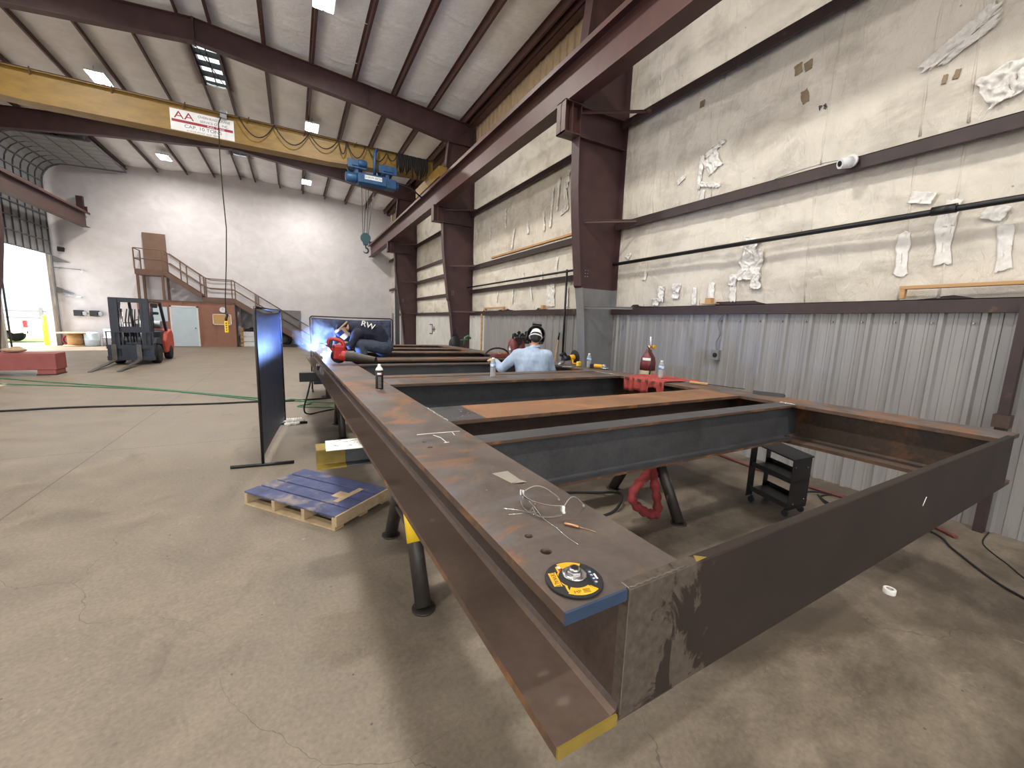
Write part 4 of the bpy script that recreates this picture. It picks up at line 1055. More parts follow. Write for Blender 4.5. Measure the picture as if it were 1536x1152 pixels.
# ------------------------------------------------------------------ bridge crane
def runway(xc, y0, y1, lab, sg):
    t = thing('crane_runway', lab, 'crane runway', (xc, y0, 5.885))
    L = y1 - y0
    m = MB(); m.ibeam('y', 0, L, 0, .70, .70, .30, .02, .014, fil=.015); m.build('runway_beam', MT['maroon'], t)
    m = MB(); m.box(-.19, .19, 0, L, .70, .712); m.box(-.19, -.18, 0, L, .62, .70); m.box(.18, .19, 0, L, .62, .70); m.build('cap_channel', MT['maroon'], t)
    m = MB(); m.prism([(-.06, .712), (.06, .712), (.06, .722), (.012, .735), (.012, .775), (.034, .785), (.034, .81), (-.034, .81), (-.034, .785), (-.012, .775), (-.012, .735), (-.06, .722)], 'xz', .05, L - .05)
    m.build('rail', MT['railrust'], t)
    m = MB(); m.box(-.12, .12, L - .06, L - .02, .71, 1.0); m.build('end_stop', MT['maroon'], t)
    return t
MT['railrust'] = paint('rusty_rail', (188, 132, 104), (156, 104, 82), .5, .3, 6, .1)
runway(4.65, -11.5, 28.75, 'maroon crane runway beam with rail along the ribbed and cream wall', 1)
runway(-8.98, -11.5, 28.75, 'maroon crane runway beam by the roll-up door', -1)
CY = 15.5
cr = thing('bridge_crane', 'yellow overhead crane bridge spanning the shop between the runways', 'crane', (-2.2, CY, 6.70))
# box girder, deeper at mid span
xs = [-6.8, -5.2, -3.4, 3.4, 5.3, 6.9]; zb = [.42, .3, .2, .2, .3, .36]
poly = [(x, z) for x, z in zip(xs, zb)] + [(6.9, .88), (-6.8, .88)]
m = MB(); m.prism(poly, 'xz', -.17, .17); m.build('girder', MT['yellow'], cr)
m = MB()
for (x0, z0), (x1, z1) in zip(zip(xs, zb), list(zip(xs, zb))[1:]): m.bar((x0, 0, z0 - .012), (x1, 0, z1 - .012), .46, .024)
m.box(-6.85, 6.9, -.25, .25, .88, .905); m.build('flanges', MT['yellow'], cr)
m = MB(); m.tube([(-6.6, -.31, .90), (6.85, -.31, .87)], .013, 6); m.build('festoon_wire', MT['steel_brown'], cr)
for k in range(9):
    m = MB(); m.bar((-6.3 + 1.5 * k, -.17, .80), (-6.24 + 1.5 * k, -.34, .93), .03, .012); m.build('festoon_arm', MT['stairbrown'], cr)
for s in (-1, 1):
    xe = 6.85 if s > 0 else -6.78
    m = MB(); m.box(xe - .15, xe + .15, -1.5, 1.45, -.0, .34); e = m.build('end_truck', MT['yellow'], cr, bevel=.01)
    for y in (-1.2, 1.15):
        m = MB(); m.cyl((xe - .05, y, .13), (xe + .05, y, .13), .14, n=24); m.build('wheel', MT['steel_brown'], e)
m = MB(); r = random.Random(11)
def loop(xa, xb, dz, za=.88, zb_=.87):
    return [(xa + (xb - xa) * i / 12, -.32 - .03 * math.sin(PI * i / 12), za + (zb_ - za) * i / 12 - dz * 4 * (i / 12) * (1 - i / 12)) for i in range(13)]
hp = [1.2, 1.75, 2.75, 3.25, 3.42, 3.9, 4.65, 5.4]
cab = MB()
for (a, b, d) in ((1.0, 1.9, .62), (1.9, 2.85, .62), (2.85, 3.7, .5), (3.7, 3.95, .55), (3.95, 4.55, .6), (4.6, 5.25, .55), (5.2, 5.6, .4)): cab.tube(loop(a, b, d * .75), .016, 6)
for k in range(15):
    a = 5.55 + .075 * k; cab.tube([(a, -.33 - .02 * (k % 3), .87), (a + .01, -.36 - .03 * (k % 2), .5), (a + r.uniform(-.05, .07), -.35, r.uniform(.15, .35)), (a + .05, -.33, .5), (a + .06, -.33, .87)], .018, 6)
cab.build('festoon_cable', MT['rubber'], cr)
# capacity sign on the near face
sg = thing('capacity_sign', 'white and red AA overhead crane capacity sign on the yellow bridge', 'sign', (-2.08, CY - .178, 7.19))
SW, SH = 1.48, .56; ang = 0.0
m = MB(); m.box(-SW / 2, SW / 2, -.006, 0, -SH / 2, SH / 2); m.build('plate', MT['white'], sg)
FACE = lambda x, z: M4((x, -.0068, z), (1, 0, 0), (0, 0, 1))
MT['signred'] = paint('sign_red', (150, 40, 54), (140, 34, 48), .5, 0, 3, 0); MT['signgrey'] = paint('sign_grey', (92, 90, 92), (84, 82, 84), .5, 0, 3, 0)
m = MB(); m.text('AA', .27, FACE(-.43, .125), ext=.001, sx=1.25); m.build('initials', MT['signred'], sg)
m = MB(); m.box(-.71, .71, -.0085, -.006, -.055, .015); st_ = m.build('stripe', MT['signred'], sg)
m = MB(); m.text('Katy, Texas', .078, M4((.3, -.0095, -.02), (1, 0, 0), (0, 0, 1)), ext=.001, sx=1.1); m.build('lettering', MT['white'], st_)
m = MB(); m.text('OVERHEAD CRANE', .088, FACE(.27, .19), ext=.001); m.text('SERVICE CO., INC.', .083, FACE(.27, .075), ext=.001)
m.text('CAP. 10 TONS', .125, FACE(.0, -.13), ext=.001, sx=1.1); m.text('24 HOUR SERVICE  SALES  REPAIR', .052, FACE(0, -.235), ext=.001); m.build('lettering', MT['signgrey'], sg)
# pendant control
pc = thing('pendant_control', 'yellow pendant control hanging on a long cable from the yellow bridge', 'pendant control', (-1.83, CY - .36, 1.36))
m = MB(); m.obox((.26, .1, 6.2), (.16, .1, .2)); m.build('cable_box', MT['zinc'], pc)
m = MB(); m.tube([(.2, .05, 6.1), (.14, 0, 5.9), (.12, 0, 5), (.13, 0, 4), (.16, 0, 3), (.1, 0, 2), (.02, 0, 1), (0, 0, .5)], .014, 6); m.build('cable', MT['rubber'], pc)
m = MB(); m.tube([(0, 0, .52), (.04, 0, .45), (.0, 0, .35), (.0, 0, .26)], .035, 8); m.build('strain_relief', MT['black'], pc)
m = MB(); m.obox((0, 0, .1), (.1, .07, .36)); m.build('control_body', MT['yellowp'], pc, bevel=.015)
m = MB()
for k in range(4): m.cyl((0, -.035, .0 + .07 * k), (0, -.045, .0 + .07 * k), .018, n=10)
m.build('push_button', MT['black'], pc)
# hoist and trolley
ho = thing('hoist', 'blue electric hoist hung under the yellow bridge beside the wall runway', 'hoist', (2.5, CY - .05, 6.3))
m = MB(); m.cyl((-.42, -.22, .2), (.5, -.22, .2), .19, n=28); m.box(-.44, .5, -.45, .0, .06, .36); m.build('drum_housing', MT['blue'], ho, bevel=.02)
m = MB(); m.lathe([(.03, 0), (.15, .02), (.16, .06), (.16, .34), (.13, .38)], n=24, mat=Matrix.Rotation(-PI / 2, 3, 'Y'), c=(-.42, -.2, .22)); m.build('motor', MT['blue'], ho)
m = MB(); m.box(.5, .82, -.42, 0, .03, .33); m.cyl((.82, -.2, .18), (.93, -.2, .18), .12, n=20); m.build('gearbox', MT['blue'], ho, bevel=.02)
for x in (-.45, .55):
    m = MB(); m.box(x - .16, x + .16, -.4, .34, .56, .62); m.cyl((x - .13, -.3, .66), (x - .13, -.2, .66), .13, n=20); m.cyl((x + .13, -.3, .66), (x + .13, -.2, .66), .13, n=20)
    m.cyl((x - .13, .2, .66), (x - .13, .3, .66), .13, n=20); m.cyl((x + .13, .2, .66), (x + .13, .3, .66), .13, n=20); m.box(x - .3, x + .3, -.36, -.3, .5, .76); m.box(x - .05, x + .05, -.3, .3, .34, .6)
    m.build('trolley', MT['blue'], ho, bevel=.01)
m = MB(); m.lathe([(.1, 0), (.11, .03), (.11, .25), (.08, .28)], n=20, mat=Matrix.Rotation(PI / 2, 3, 'Y'), c=(-.42, -.36, .66)); m.build('travel_motor', MT['blue'], ho)
m = MB(); m.tube([(.12, -.3, .40), (.1, -.42, .7), (.12, -.42, 1.1), (.22, -.3, 1.24)], .05, 8); m.build('conduit_loop', MT['blue'], ho)
m = MB(); m.obox((.05, -.455, .24), (.56, .008, .13)); pl_ = m.build('name_plate', MT['white'], ho)
m = MB(); m.text('SHAW-BOX', .105, M4((.05, -.4605, .24), (1, 0, 0), (0, 0, 1)), ext=.001); m.build('lettering', MT['signgrey'], pl_)
m = MB(); m.tube([(.9, -.2, .3), (1.2, -.15, .28), (1.5, -.1, .2), (1.8, -.1, .0)], .03, 8); m.build('cable_bundle', MT['rubber'], ho)
hk = thing('hook_block', 'dark teal hook block hanging on wire ropes under the blue hoist', 'hook block', (2.3, CY - .25, 4.1))
m = MB()
for dx, ux in ((-.085, -.2), (-.05, -.05), (.05, .02), (.085, .22)): m.cyl((dx, 0, .62), (ux + .1, 0, 2.26), .011, n=6)
m.build('wire_rope', MT['steel_grey'], hk)
m = MB(); m.cyl((0, -.05, .52), (0, .05, .52), .165, n=28); m.prism([(-.13, .5), (.13, .5), (.07, .28), (-.07, .28)], 'xz', -.045, .045); m.build('block_cheeks', MT['hookteal'] if 'hookteal' in MT else MT['blue'], hk, bevel=.01)
m = MB(); pts = [(0, 0, .3), (0, 0, .2)] + [(.085 * math.sin(a), 0, .105 + .085 * math.cos(a)) for a in [math.radians(q) for q in range(10, 260, 20)]]
m.tube(pts, [.022, .024] + [.03] * 8 + [.024, .02, .016, .012, .008][:len(pts) - 10], 10); m.build('hook', MT['black'], hk)
# high bay lamps under the purlins
MT['lamp'] = glow('lamp_diffuser', (255, 250, 240), 14.0)
kk = 0
VIS = {(.9, 11.35): 'at the top of the picture, before the second roof beam', (.9, 18.6): 'just above the yellow bridge near the hoist', (.9, 25.9): 'close to the end wall above the hook block', (-5.12, 18.6): 'above the yellow bridge over the roll-up door side', (-5.12, 25.9): 'close to the end wall above the roll-up door side', (-5.12, 11.35): 'on the roll-up door side, before the yellow bridge'}
for x, y in [(.9, 11.35), (.9, 18.6), (.9, 25.9), (-5.12, 11.35), (-5.12, 18.6), (-5.12, 25.9), (.9, 4.0), (-5.12, 4.0)]:
    z = ceil_z(x) - .34
    t = thing('high_bay_lamp', 'bright twin panel ceiling lamp ' + VIS.get((x, y), 'over the near end of the skid, %s' % ('wall side' if x > 0 else 'door side')), 'ceiling lamp', (x, y, z), group='high bay lamps under the roof')
    m = MB(); m.box(-.24, .24, -.42, .42, .0, .05); m.build('housing', MT['white'], t)
    for s in (-1, 1):
        m = MB(); m.box(s * .12 - .095, s * .12 + .095, -.39, .39, -.012, 0); m.build('diffuser', MT['lamp'], t)
    m = MB(); m.cyl((0, -.4, .05), (0, -.4, .16), .008, n=6); m.cyl((0, .4, .05), (0, .4, .16), .008, n=6); m.build('hanger', MT['zinc'], t)
# ------------------------------------------------------------------ end wall: office, stair, doors
YF = 27.75
of = thing('office_box', 'brown plywood office box at the end wall under the stair', 'office', (-4.9, YF, 0))
m = MB(); m.box(-2.2, 1.98, 0, 1.12, 0, 2.42); m.build('walls', MT['brown'], of)
m = MB(); m.box(-2.23, 2.0, -.03, 1.13, 2.40, 2.46); m.build('roof', MT['stairbrown'], of)
m = MB()
for x in (-.4, .4, 1.02, 1.94): m.box(x, x + .05, -.02, 0, .06, 2.4)
m.box(-2.2, 1.98, -.025, 0, 0, .07); m.build('batten', MT['brown'], of)
m = MB(); m.box(1.98, 2.08, .05, .09, .05, 2.3); m.build('dark_gap_strip', MT['black'], of)  # black strip standing in for the dark gap beside the office
d = MB(); d.box(-.83, .25, -.03, 0, .03, 2.12); d_ = d.build('door', MT['paleblue'], of, bevel=.004)
m = MB()
m.box(-.9, -.83, -.04, 0, .03, 2.19); m.box(.25, .32, -.04, 0, .03, 2.19); m.box(-.9, .32, -.04, 0, 2.12, 2.19); m.build('door_frame', MT['white'], of)
m = MB(); m.cyl((.16, -.03, 1.02), (.16, -.09, 1.02), .03, n=12); m.build('handle', MT['chrome'], d_)
m = MB(); m.box(-1.7, -1.0, -.02, 0, 1.35, 2.1); m.build('window', MT['paleblue'], of)
ck = thing('wall_clock', 'round white clock on the brown office front', 'clock', (-3.47, YF - .03, 2.06))
m = MB(); m.cyl((0, 0, 0), (0, -.04, 0), .165, n=32); m.build('case', MT['zinc'], ck); m = MB(); m.cyl((0, -.04, 0), (0, -.044, 0), .145, n=32); m.build('dial', MT['white'], ck)
m = MB(); m.bar((0, -.047, 0), (.0, -.047, .1), .012, .004); m.bar((0, -.047, 0), (.07, -.047, .03), .014, .004); m.build('hands', MT['black'], ck)
cb = thing('cork_board', 'framed cork board under the clock on the office front', 'notice board', (-3.53, YF - .03, 1.53))
m = MB(); m.box(-.4, .4, -.015, 0, -.26, .27); m.build('cork', MT['cork'], cb)
m = MB(); m.box(-.43, .43, -.025, 0, .26, .3); m.box(-.43, .43, -.025, 0, -.3, -.26); m.box(-.43, -.39, -.025, 0, -.3, .3); m.box(.39, .43, -.025, 0, -.3, .3); m.build('frame', MT['white'], cb)
# upper door
m = MB(); m.box(-6.9, -5.94, YE - .09, YE - .04, 3.98, 5.96); ud = struct(m.build('door_2', MT['doorbrown'], bevel=.005))
m = MB(); m.cyl((-6.02, YE - .09, 4.95), (-6.02, YE - .16, 4.95), .03, n=12); struct(m.build('door_handle', MT['chrome'], ud))
# stair
sr = thing('steel_stair', 'brown steel stair with railings climbing the end wall to the upper door', 'stair', (-7.07, YF, 0))
O = V((-7.07, YF, 0))
def rel(x, z, y=0): return V((x - O.x, y, z))
def strg(p, q, y, h=.26): 
    m = MB(); dx = 0
    m.add([rel(p[0], p[1], y - .03), rel(q[0], q[1], y - .03), rel(q[0], q[1] - h, y - .03), rel(p[0], p[1] - h, y - .03),
           rel(p[0], p[1], y + .03), rel(q[0], q[1], y + .03), rel(q[0], q[1] - h, y + .03), rel(p[0], p[1] - h, y + .03)],
          [(0, 1, 2, 3), (7, 6, 5, 4), (0, 4, 5, 1), (1, 5, 6, 2), (2, 6, 7, 3), (3, 7, 4, 0)])
    return m.build('stringer', MT['stairbrown'], sr)
m = MB(); m.box(0, 1.16, 0, 1.1, 3.70, 3.98); m.build('upper_landing', MT['stairbrown'], sr)
m = MB(); m.box(2.70, 4.15, 0, 1.1, 2.47, 2.72); m.build('middle_landing', MT['stairbrown'], sr)
UP = ((-5.91, 4.0), (-4.37, 2.86)); LO = ((-2.95, 2.72), (1.02, .12))
for y in (0.0, 1.05):
    strg(UP[0], UP[1], y); strg(LO[0], LO[1], y, .3)
for (p, q), n in ((UP, 6), (LO, 13)):
    m = MB()
    for k in range(n):
        t = (k + .5) / n; x = p[0] + (q[0] - p[0]) * t; z = p[1] + (q[1] - p[1]) * t
        m.box(x - O.x - .14, x - O.x + .14, .03, 1.05, z - .16, z - .13)
    m.build('tread', MT['stairbrown'], sr)
def rail(pts, y, posts):
    m = MB()
    for h in (1.0, .5): m.tube([rel(x, z + h, y) for x, z in pts], .024, 8)
    m.build('handrail', MT['stairbrown'], sr)
    for x, z in posts:
        m = MB(); m.bar(rel(x, z, y), rel(x, z + 1.0, y), .05, .05); m.build('rail_post', MT['stairbrown'], sr)
line = [(-5.85, 3.98), (-4.37, 2.86), (-4.1, 2.72), (-2.95, 2.72), (1.0, .12)]
for y in (0.0, 1.05):
    rail(line, y, [(-5.2, 3.48), (-4.95, 3.3), (-4.4, 2.88), (-4.15, 2.72), (-3.0, 2.72), (-2.85, 2.65), (-1.9, 2.03), (-1.75, 1.93), (-.6, 1.17), (.3, .58), (.98, .13)] if y == 0 else [(-4.4, 2.88), (-1.9, 2.03), (.3, .58)])
m = MB()
for h in (1.02, .52): m.tube([rel(-5.93, 3.98 + h, 0), rel(-7.05, 3.98 + h, 0), rel(-7.05, 3.98 + h, 1.05)], .024, 8)
m.build('handrail', MT['stairbrown'], sr)
for x, y in ((-7.05, 0), (-5.93, 0), (-7.05, 1.05), (-5.93, 1.05)):
    m = MB(); m.bar(rel(x, 3.98, y), rel(x, 5.0, y), .05, .05); m.build('rail_post', MT['stairbrown'], sr)
for x, y in ((-6.98, .05), (-6.98, 1.05), (-5.98, .05), (-5.98, 1.05)):
    m = MB(); z0 = 2.46; m.bar(rel(x, z0, y), rel(x, 3.72, y), .1, .1); m.build('landing_post', MT['stairbrown'], sr)
# clutter right of the office
t = thing('leaning_pallet_edge', 'wooden pallet standing on edge against the brown office side', 'pallet', (-2.74, 28.15, 0))
for k in range(5):
    m = MB(); m.box(-.02, .1, -.12, .12, .02 + .22 * k, .2 + .22 * k); m.build('board', MT['wood'], t)
m = MB(); m.box(.1, .13, -.12, .12, 0, 1.1); m.build('stringer', MT['wood'], t)
for i, (x, z) in enumerate([(-2.33, 0), (-2.33, .29), (-2.33, .58)]):
    lab = ['bottom', 'middle', 'top'][i] + ' white shrink wrapped water case of the stack under the stair'
    t = thing('water_case', lab, 'water case', (x, 28.25, z), group='water cases stacked under the stair')
    m = MB(); m.box(-.29, .29, -.18, .18, 0, .285); m.build('case', MT['white'], t, bevel=.03)
t = thing('dark_bundle', 'dark plastic bundle on top of the white water cases under the stair', 'bundle', (-2.3, 28.25, .87)); m = MB(); m.ell((0, 0, .08), (.26, .17, .10)); m.ell((.1, 0, .16), (.13, .12, .09)); m.build('bundle', MT['black'], t)
t = thing('rubber_tyre', 'black tyre standing against the end wall under the low stair flight', 'tyre', (-.6, 28.5, .0), (-.12, 0, 0))
m = MB(); m.lathe([(.22, -.09), (.36, -.11), (.43, -.08), (.44, 0), (.43, .08), (.36, .11), (.22, .09), (.22, -.09)], n=36, mat=Matrix.Rotation(PI / 2, 3, 'X'), c=(0, 0, .44)); m.build('tyre', MT['rubber'], t)
m = MB(); m.lathe([(.05, .02), (.2, .03), (.22, .07), (.22, -.07), (.05, -.02)], n=28, mat=Matrix.Rotation(PI / 2, 3, 'X'), c=(0, 0, .44)); m.build('rim', MT['steel_grey'], t)
t = thing('steel_tray', 'long dark low tray on the floor under the low stair flight', 'tray', (-.3, 28.0, 0)); m = MB(); m.box(-1.4, 1.2, -.15, .3, 0, .14); m.build('tray', MT['black'], t, bevel=.01)
# grey block facing under the stair
m = MB(); m.box(-2.75, .4, YE - .06, YE - .03, 0, 2.2); struct(m.build('trim_9', MT['greypaint']))
# things on the end wall left of the office
for x, lab in ((-9.62, 'black emergency light on the end wall next to the door jamb'), (-9.03, 'black emergency light beside the green exit box on the end wall')):
    t = thing('emergency_light', lab, 'emergency light', (x, YE - .02, 1.62))
    m = MB(); m.box(-.2, .16, -.2, -.04, -.14, .16); m.build('body', MT['black'], t, bevel=.02); m = MB(); m.cyl((.2, -.12, 0), (.2, -.2, 0), .1, n=20); m.build('lamp_head', MT['zinc'], t)
t = thing('exit_box', 'small green lit exit box on the end wall', 'exit sign', (-9.3, YE - .02, 1.62)); m = MB(); m.box(-.13, .13, -.08, -.04, -.1, .1); m.build('box', MT['white'], t)
m = MB(); m.text('EXIT', .13, M4((0, -.082, 0), (1, 0, 0), (0, 0, 1)), ext=.002); m.build('lettering', MT['grass'], t)
t = thing('arm_lamp', 'small dock lamp on a swing arm from the door jamb', 'lamp', (-10.15, YE - .1, 2.5))
m = MB(); m.bar((0, 0, 0), (.5, -.05, -.05), .04, .04); m.bar((0, 0, .15), (.3, -.03, 0), .03, .03); m.build('arm', MT['zinc'], t); m = MB(); m.ell((.62, -.08, -.06), (.12, .08, .06)); m.build('lamp_head', MT['white'], t)
t = thing('flood_lamp', 'black flood lamp on the end wall above the conduit', 'lamp', (-10.0, YE - .05, 4.72)); m = MB(); m.obox((0, -.12, 0), (.24, .16, .2), (.4, 0, .5)); m.build('lamp_head', MT['black'], t, bevel=.02); m = MB(); m.bar((.1, 0, .05), (0, -.1, 0), .04, .04); m.build('bracket', MT['black'], t)
t = thing('security_camera', 'small camera at the end of the conduit on the end wall', 'camera', (-9.33, YE - .05, 3.75)); m = MB(); m.cyl((-1.05, -.03, .08), (.0, -.03, .05), .02, n=8); m.build('conduit', MT['zinc'], t); m = MB(); m.cyl((0, -.06, .02), (.03, -.25, -.08), .06, n=14); m.build('camera_body', MT['white'], t)
for z in (4.1, 2.6): 
    m = MB(); m.prism([(-10.35, z), (-9.75, z), (-10.35, z + .3)], 'xz', YE - .07, YE - .03); struct(m.build('bracket', MT['greypaint']))
# cable drum table, drums, chairs at the end wall
t = thing('cable_drum', 'wooden cable drum used as a table by the door jamb', 'cable drum', (-9.65, 28.1, 0))
m = MB(); m.cyl((0, 0, .05), (0, 0, .62), .30, n=28); m.build('core', MT['wood'], t); m = MB(); m.cyl((0, 0, .62), (0, 0, .68), .62, n=36); m.build('top_flange', MT['woodpale'], t); m = MB(); m.cyl((0, 0, 0), (0, 0, .05), .45, n=36); m.build('bottom_flange', MT['woodpale'], t)
t = thing('plastic_drum', 'pale plastic drum beside the cable drum', 'drum', (-9.02, 28.0, 0)); m = MB(); m.lathe([(.22, 0), (.27, .03), (.28, .3), (.29, .32), (.28, .34), (.28, .6), (.26, .68), (.2, .7)], n=28); m.build('drum', MT['paleblue'], t)
for i, x in enumerate((-8.5, -7.95)):
    t = thing('plastic_chair', ['white plastic chair beside the pale drum', 'white plastic chair behind the forklift mast'][i], 'chair', (x, 28.3, 0), (0, 0, .1 * i), 'white plastic chairs at the end wall')
    m = MB(); m.box(-.23, .23, -.22, .22, .4, .43); m.build('seat', MT['white'], t, bevel=.01); m = MB(); m.box(-.22, .22, .2, .23, .43, .86); m.build('backrest', MT['white'], t, bevel=.01)
    for px_ in (-.21, .21):
        for py_ in (-.2, .2):
            m = MB(); m.bar((px_, py_, 0), (px_ * .95, py_ * .95, .4), .05, .04); m.build('leg', MT['white'], t)
t = thing('hose_reel', 'red hose coil hanging low beside the door jamb', 'hose', (-10.0, 28.45, 0)); m = MB()
for k in range(4): m.tube([(.0 + .24 * math.cos(q) , .04 * k, .27 + .24 * math.sin(q)) for q in [2 * PI * i / 24 for i in range(24)]], .025, 8, closed=True)
m.build('coil', MT['red'], t)
t = thing('tube_rack', 'black tubular hand truck standing behind the forklift mast', 'hand truck', (-7.1, 26.4, 0)); m = MB()
m.tube([(-.25, 0, .05), (-.25, 0, 1.2), (-.2, 0, 1.25), (.2, 0, 1.25), (.25, 0, 1.2), (.25, 0, .05)], .02, 8); m.tube([(-.25, 0, .6), (.25, 0, .6)], .016, 8); m.build('frame', MT['black'], t); m = MB(); m.box(-.25, .25, -.3, 0, 0, .02); m.build('toe_plate', MT['black'], t)
for s in (-1, 1):
    m = MB(); m.cyl((s * .25, .08, .12), (s * .32, .08, .12), .12, n=20); m.build('wheel', MT['rubber'], t)

# ------------------------------------------------------------------ roll-up door in the left wall, hanging half open
dr = bpy.data.objects.new('door_3', None); COL.objects.link(dr); dr['kind'] = 'structure'; ROOTM[dr.name] = Matrix.Identity(4)
X0 = XL + .22
path = [(X0, z) for z in [4.4 + .3 * k for k in range(12)]]
cz_ = 7.75; R = .95
path += [(X0 + R - R * math.cos(a), cz_ + R * math.sin(a)) for a in [PI / 2 * k / 6 for k in range(0, 7)]]
path += [(X0 + R + .35 * k, cz_ + R + .012 * k) for k in range(1, 7)]
m = MB(); vs = []
for x, z in path: vs += [(x, D0 - .05, z), (x, D1 + .05, z)]
m.add(vs, [(2 * i, 2 * i + 1, 2 * i + 3, 2 * i + 2) for i in range(len(path) - 1)])
pn = struct(m.build('door_panel', MT['doorpanel'], dr)); so = pn.modifiers.new('t', 'SOLIDIFY'); so.thickness = .03; so.offset = 0
m = MB()
for k in range(0, len(path), 2):
    x, z = path[k]; q = path[min(k + 1, len(path) - 1)] if k + 1 < len(path) else path[k - 1]
    m.bar((x + .04, D0 - .05, z), (x + .04, D1 + .05, z - .0), .05, .05)
struct(m.build('door_rib', MT['doorrib'], dr))
m = MB()
for j in range(8):
    y = D0 + (D1 - D0) * j / 7
    for a, b in zip(path, path[1:]): m.bar((a[0] + .035, y, a[1] - .0), (b[0] + .035, y, b[1] - .0), .05, .03)
struct(m.build('door_stile', MT['doorrib'], dr))
m = MB()
for y in (D0 - .1, D1 + .12):
    tp = [(X0, 0.0), (X0, cz_)] + [(X0 + R - R * math.cos(a), cz_ + R * math.sin(a)) for a in [PI / 2 * k / 6 for k in range(1, 7)]] + [(X0 + 3.1, cz_ + R + .05)]
    m.tube([(x + .0, y, z) for x, z in tp], .035, 8)
    m.bar((X0 + 2.9, y, cz_ + R), (X0 + 2.9, y, 9.0), .05, .05)
struct(m.build('door_track', MT['doorrib'], dr))
m = MB(); m.box(XL - .14, XL + .08, D1 - .03, D1 + .14, 0, DH); m.box(XL - .14, XL + .08, D0 - .14, D0 + .03, 0, DH); m.box(XL - .14, XL + .08, D0 - .14, D1 + .14, DH - .03, DH + .14)
struct(m.build('trim_10', MT['panel_light']))
m = MB(); m.box(-9.22, -8.98, 28.62, 28.8, 6.7, 7.35); struct(m.build('trim_11', MT['maroon_dark']))

# ------------------------------------------------------------------ outdoors through the door
m = MB(); m.add([(-60, -10, -.06), (XL - .0, -10, -.06), (XL, 60, -.06), (-60, 60, -.06)], [(0, 1, 2, 3)]); struct(m.build('ground', MT['outground']))
m = MB(); m.add([(-40, 32.2, -.05), (-11.4, 32.2, -.05), (-11.4, 36, -.05), (-40, 36, -.05)], [(0, 1, 2, 3)]); struct(m.build('lawn', MT['grass']))
bo = thing('bollard', 'yellow steel bollard outside the open roll-up door', 'bollard', (-11.18, 29.46, -.06))
m = MB(); m.cyl((0, 0, 0), (0, 0, 1.46), .1, n=24); m.ell((0, 0, 1.46), (.1, .1, .05)); m.build('post', MT['yellowp'], bo)
tr = thing('pickup_truck', 'white pickup truck parked outside the open roll-up door, tail towards the jamb', 'truck', (-13.55, 30.9, -.06))
# axis along -x (heading away left), near side faces -y
m = MB()
prof = [(-3.9, .55), (-3.9, 1.0), (-2.7, 1.12), (-2.2, 1.15), (-1.75, 1.78), (-.55, 1.8), (-.35, 1.25), (1.12, 1.25), (1.15, .62), (.62, .5), (.48, .62), (.3, .8), (0, .88), (-.3, .8), (-.48, .62), (-.52, .48), (-2.7, .48), (-2.75, .62), (-2.95, .82), (-3.2, .88), (-3.5, .8), (-3.7, .58)]
m.prism(prof, 'xz', 0, 1.85); m.build('body', MT['truckwhite'], tr, bevel=.03)
m = MB(); m.box(-1.7, -.65, -.01, .0, 1.28, 1.7); m.build('side_window', MT['black'], tr)
for x in (0, -3.2):
    for y in (.12, 1.72):
        m = MB(); m.lathe([(.2, -.11), (.33, -.12), (.37, -.08), (.37, .08), (.33, .12), (.2, .11)], n=32, mat=Matrix.Rotation(PI / 2, 3, 'X'), c=(x, y, .38)); w_ = m.build('tyre', MT['rubber'], tr)
        m = MB(); m.lathe([(.02, .1), (.08, .11), (.2, .06), (.21, .1)], n=24, mat=Matrix.Rotation(PI / 2, 3, 'X'), c=(x, y, .38)); m.build('hub', MT['truckwhite'], w_)
m = MB(); m.box(1.02, 1.16, -.02, .1, .84, 1.2); m.build('tail_light', MT['red'], tr)
m = MB(); m.box(1.12, 1.36, -.02, 1.87, .5, .72); m.box(1.0, 1.2, -.02, .05, .5, .66); m.build('rear_bumper', MT['chrome'], tr, bevel=.02)
tb = thing('teal_building', 'pale teal metal building far beyond the roll-up door', 'building', (-34, 62, -.06))
m = MB(); m.box(-8, 10, 0, 8, 0, 5.0); m.build('walls', MT['teal'], tb); m = MB(); m.box(-8.3, 10.3, -.4, 8.3, 5.0, 5.5); m.build('roof_edge', MT['truckwhite'], tb)
fe = thing('rail_fence', 'pale rail fence between the pickup and the teal building', 'fence', (-30, 44, -.06))
for k in range(8):
    m = MB(); m.bar((2.2 * k, 0, 0), (2.2 * k, 0, 2.4 if k % 2 else 1.9), .18, .18); m.build('fence_post', MT['greypaint'], fe)
for z in (1.1, 1.6):
    m = MB(); m.bar((0, 0, z), (16, 0, z), .08, .1); m.build('fence_rail', MT['greypaint'], fe)

# ------------------------------------------------------------------ red trestle beam
rb = thing('red_trestle', 'faded red steel box trestle on the floor before the forklift', 'trestle', (-7.0, 15.9, 0), (0, 0, .0))
m = MB(); m.prism([(-3.4, .14), (1.02, .14), (1.18, .3), (1.18, .75), (-3.4, .75)], 'xz', -.12, .62) if False else m.box(-3.4, 1.14, -.15, .45, .15, .60); m.build('beam', MT['redbeam'], rb, bevel=.01)
for x in (-.3, -1.95, .75):
    if x == -.3: continue
    m = MB(); m.box(x, x + .36, -.13, .43, .03, .15); f_ = m.build('foot', MT['redbeam'], rb); m = MB(); m.box(x - .02, x + .38, -.14, .44, 0, .03); m.build('foot_pad', MT['black'], f_)
t = thing('cloth_heap', 'small grey cloth heap on top of the red trestle', 'cloth', (-6.75, 16.05, .605)); m = MB(); m.ell((0, 0, .07), (.25, .15, .07)); m.ell((.05, .02, .11), (.12, .1, .06)); m.build('heap', MT['tanleather'], t)

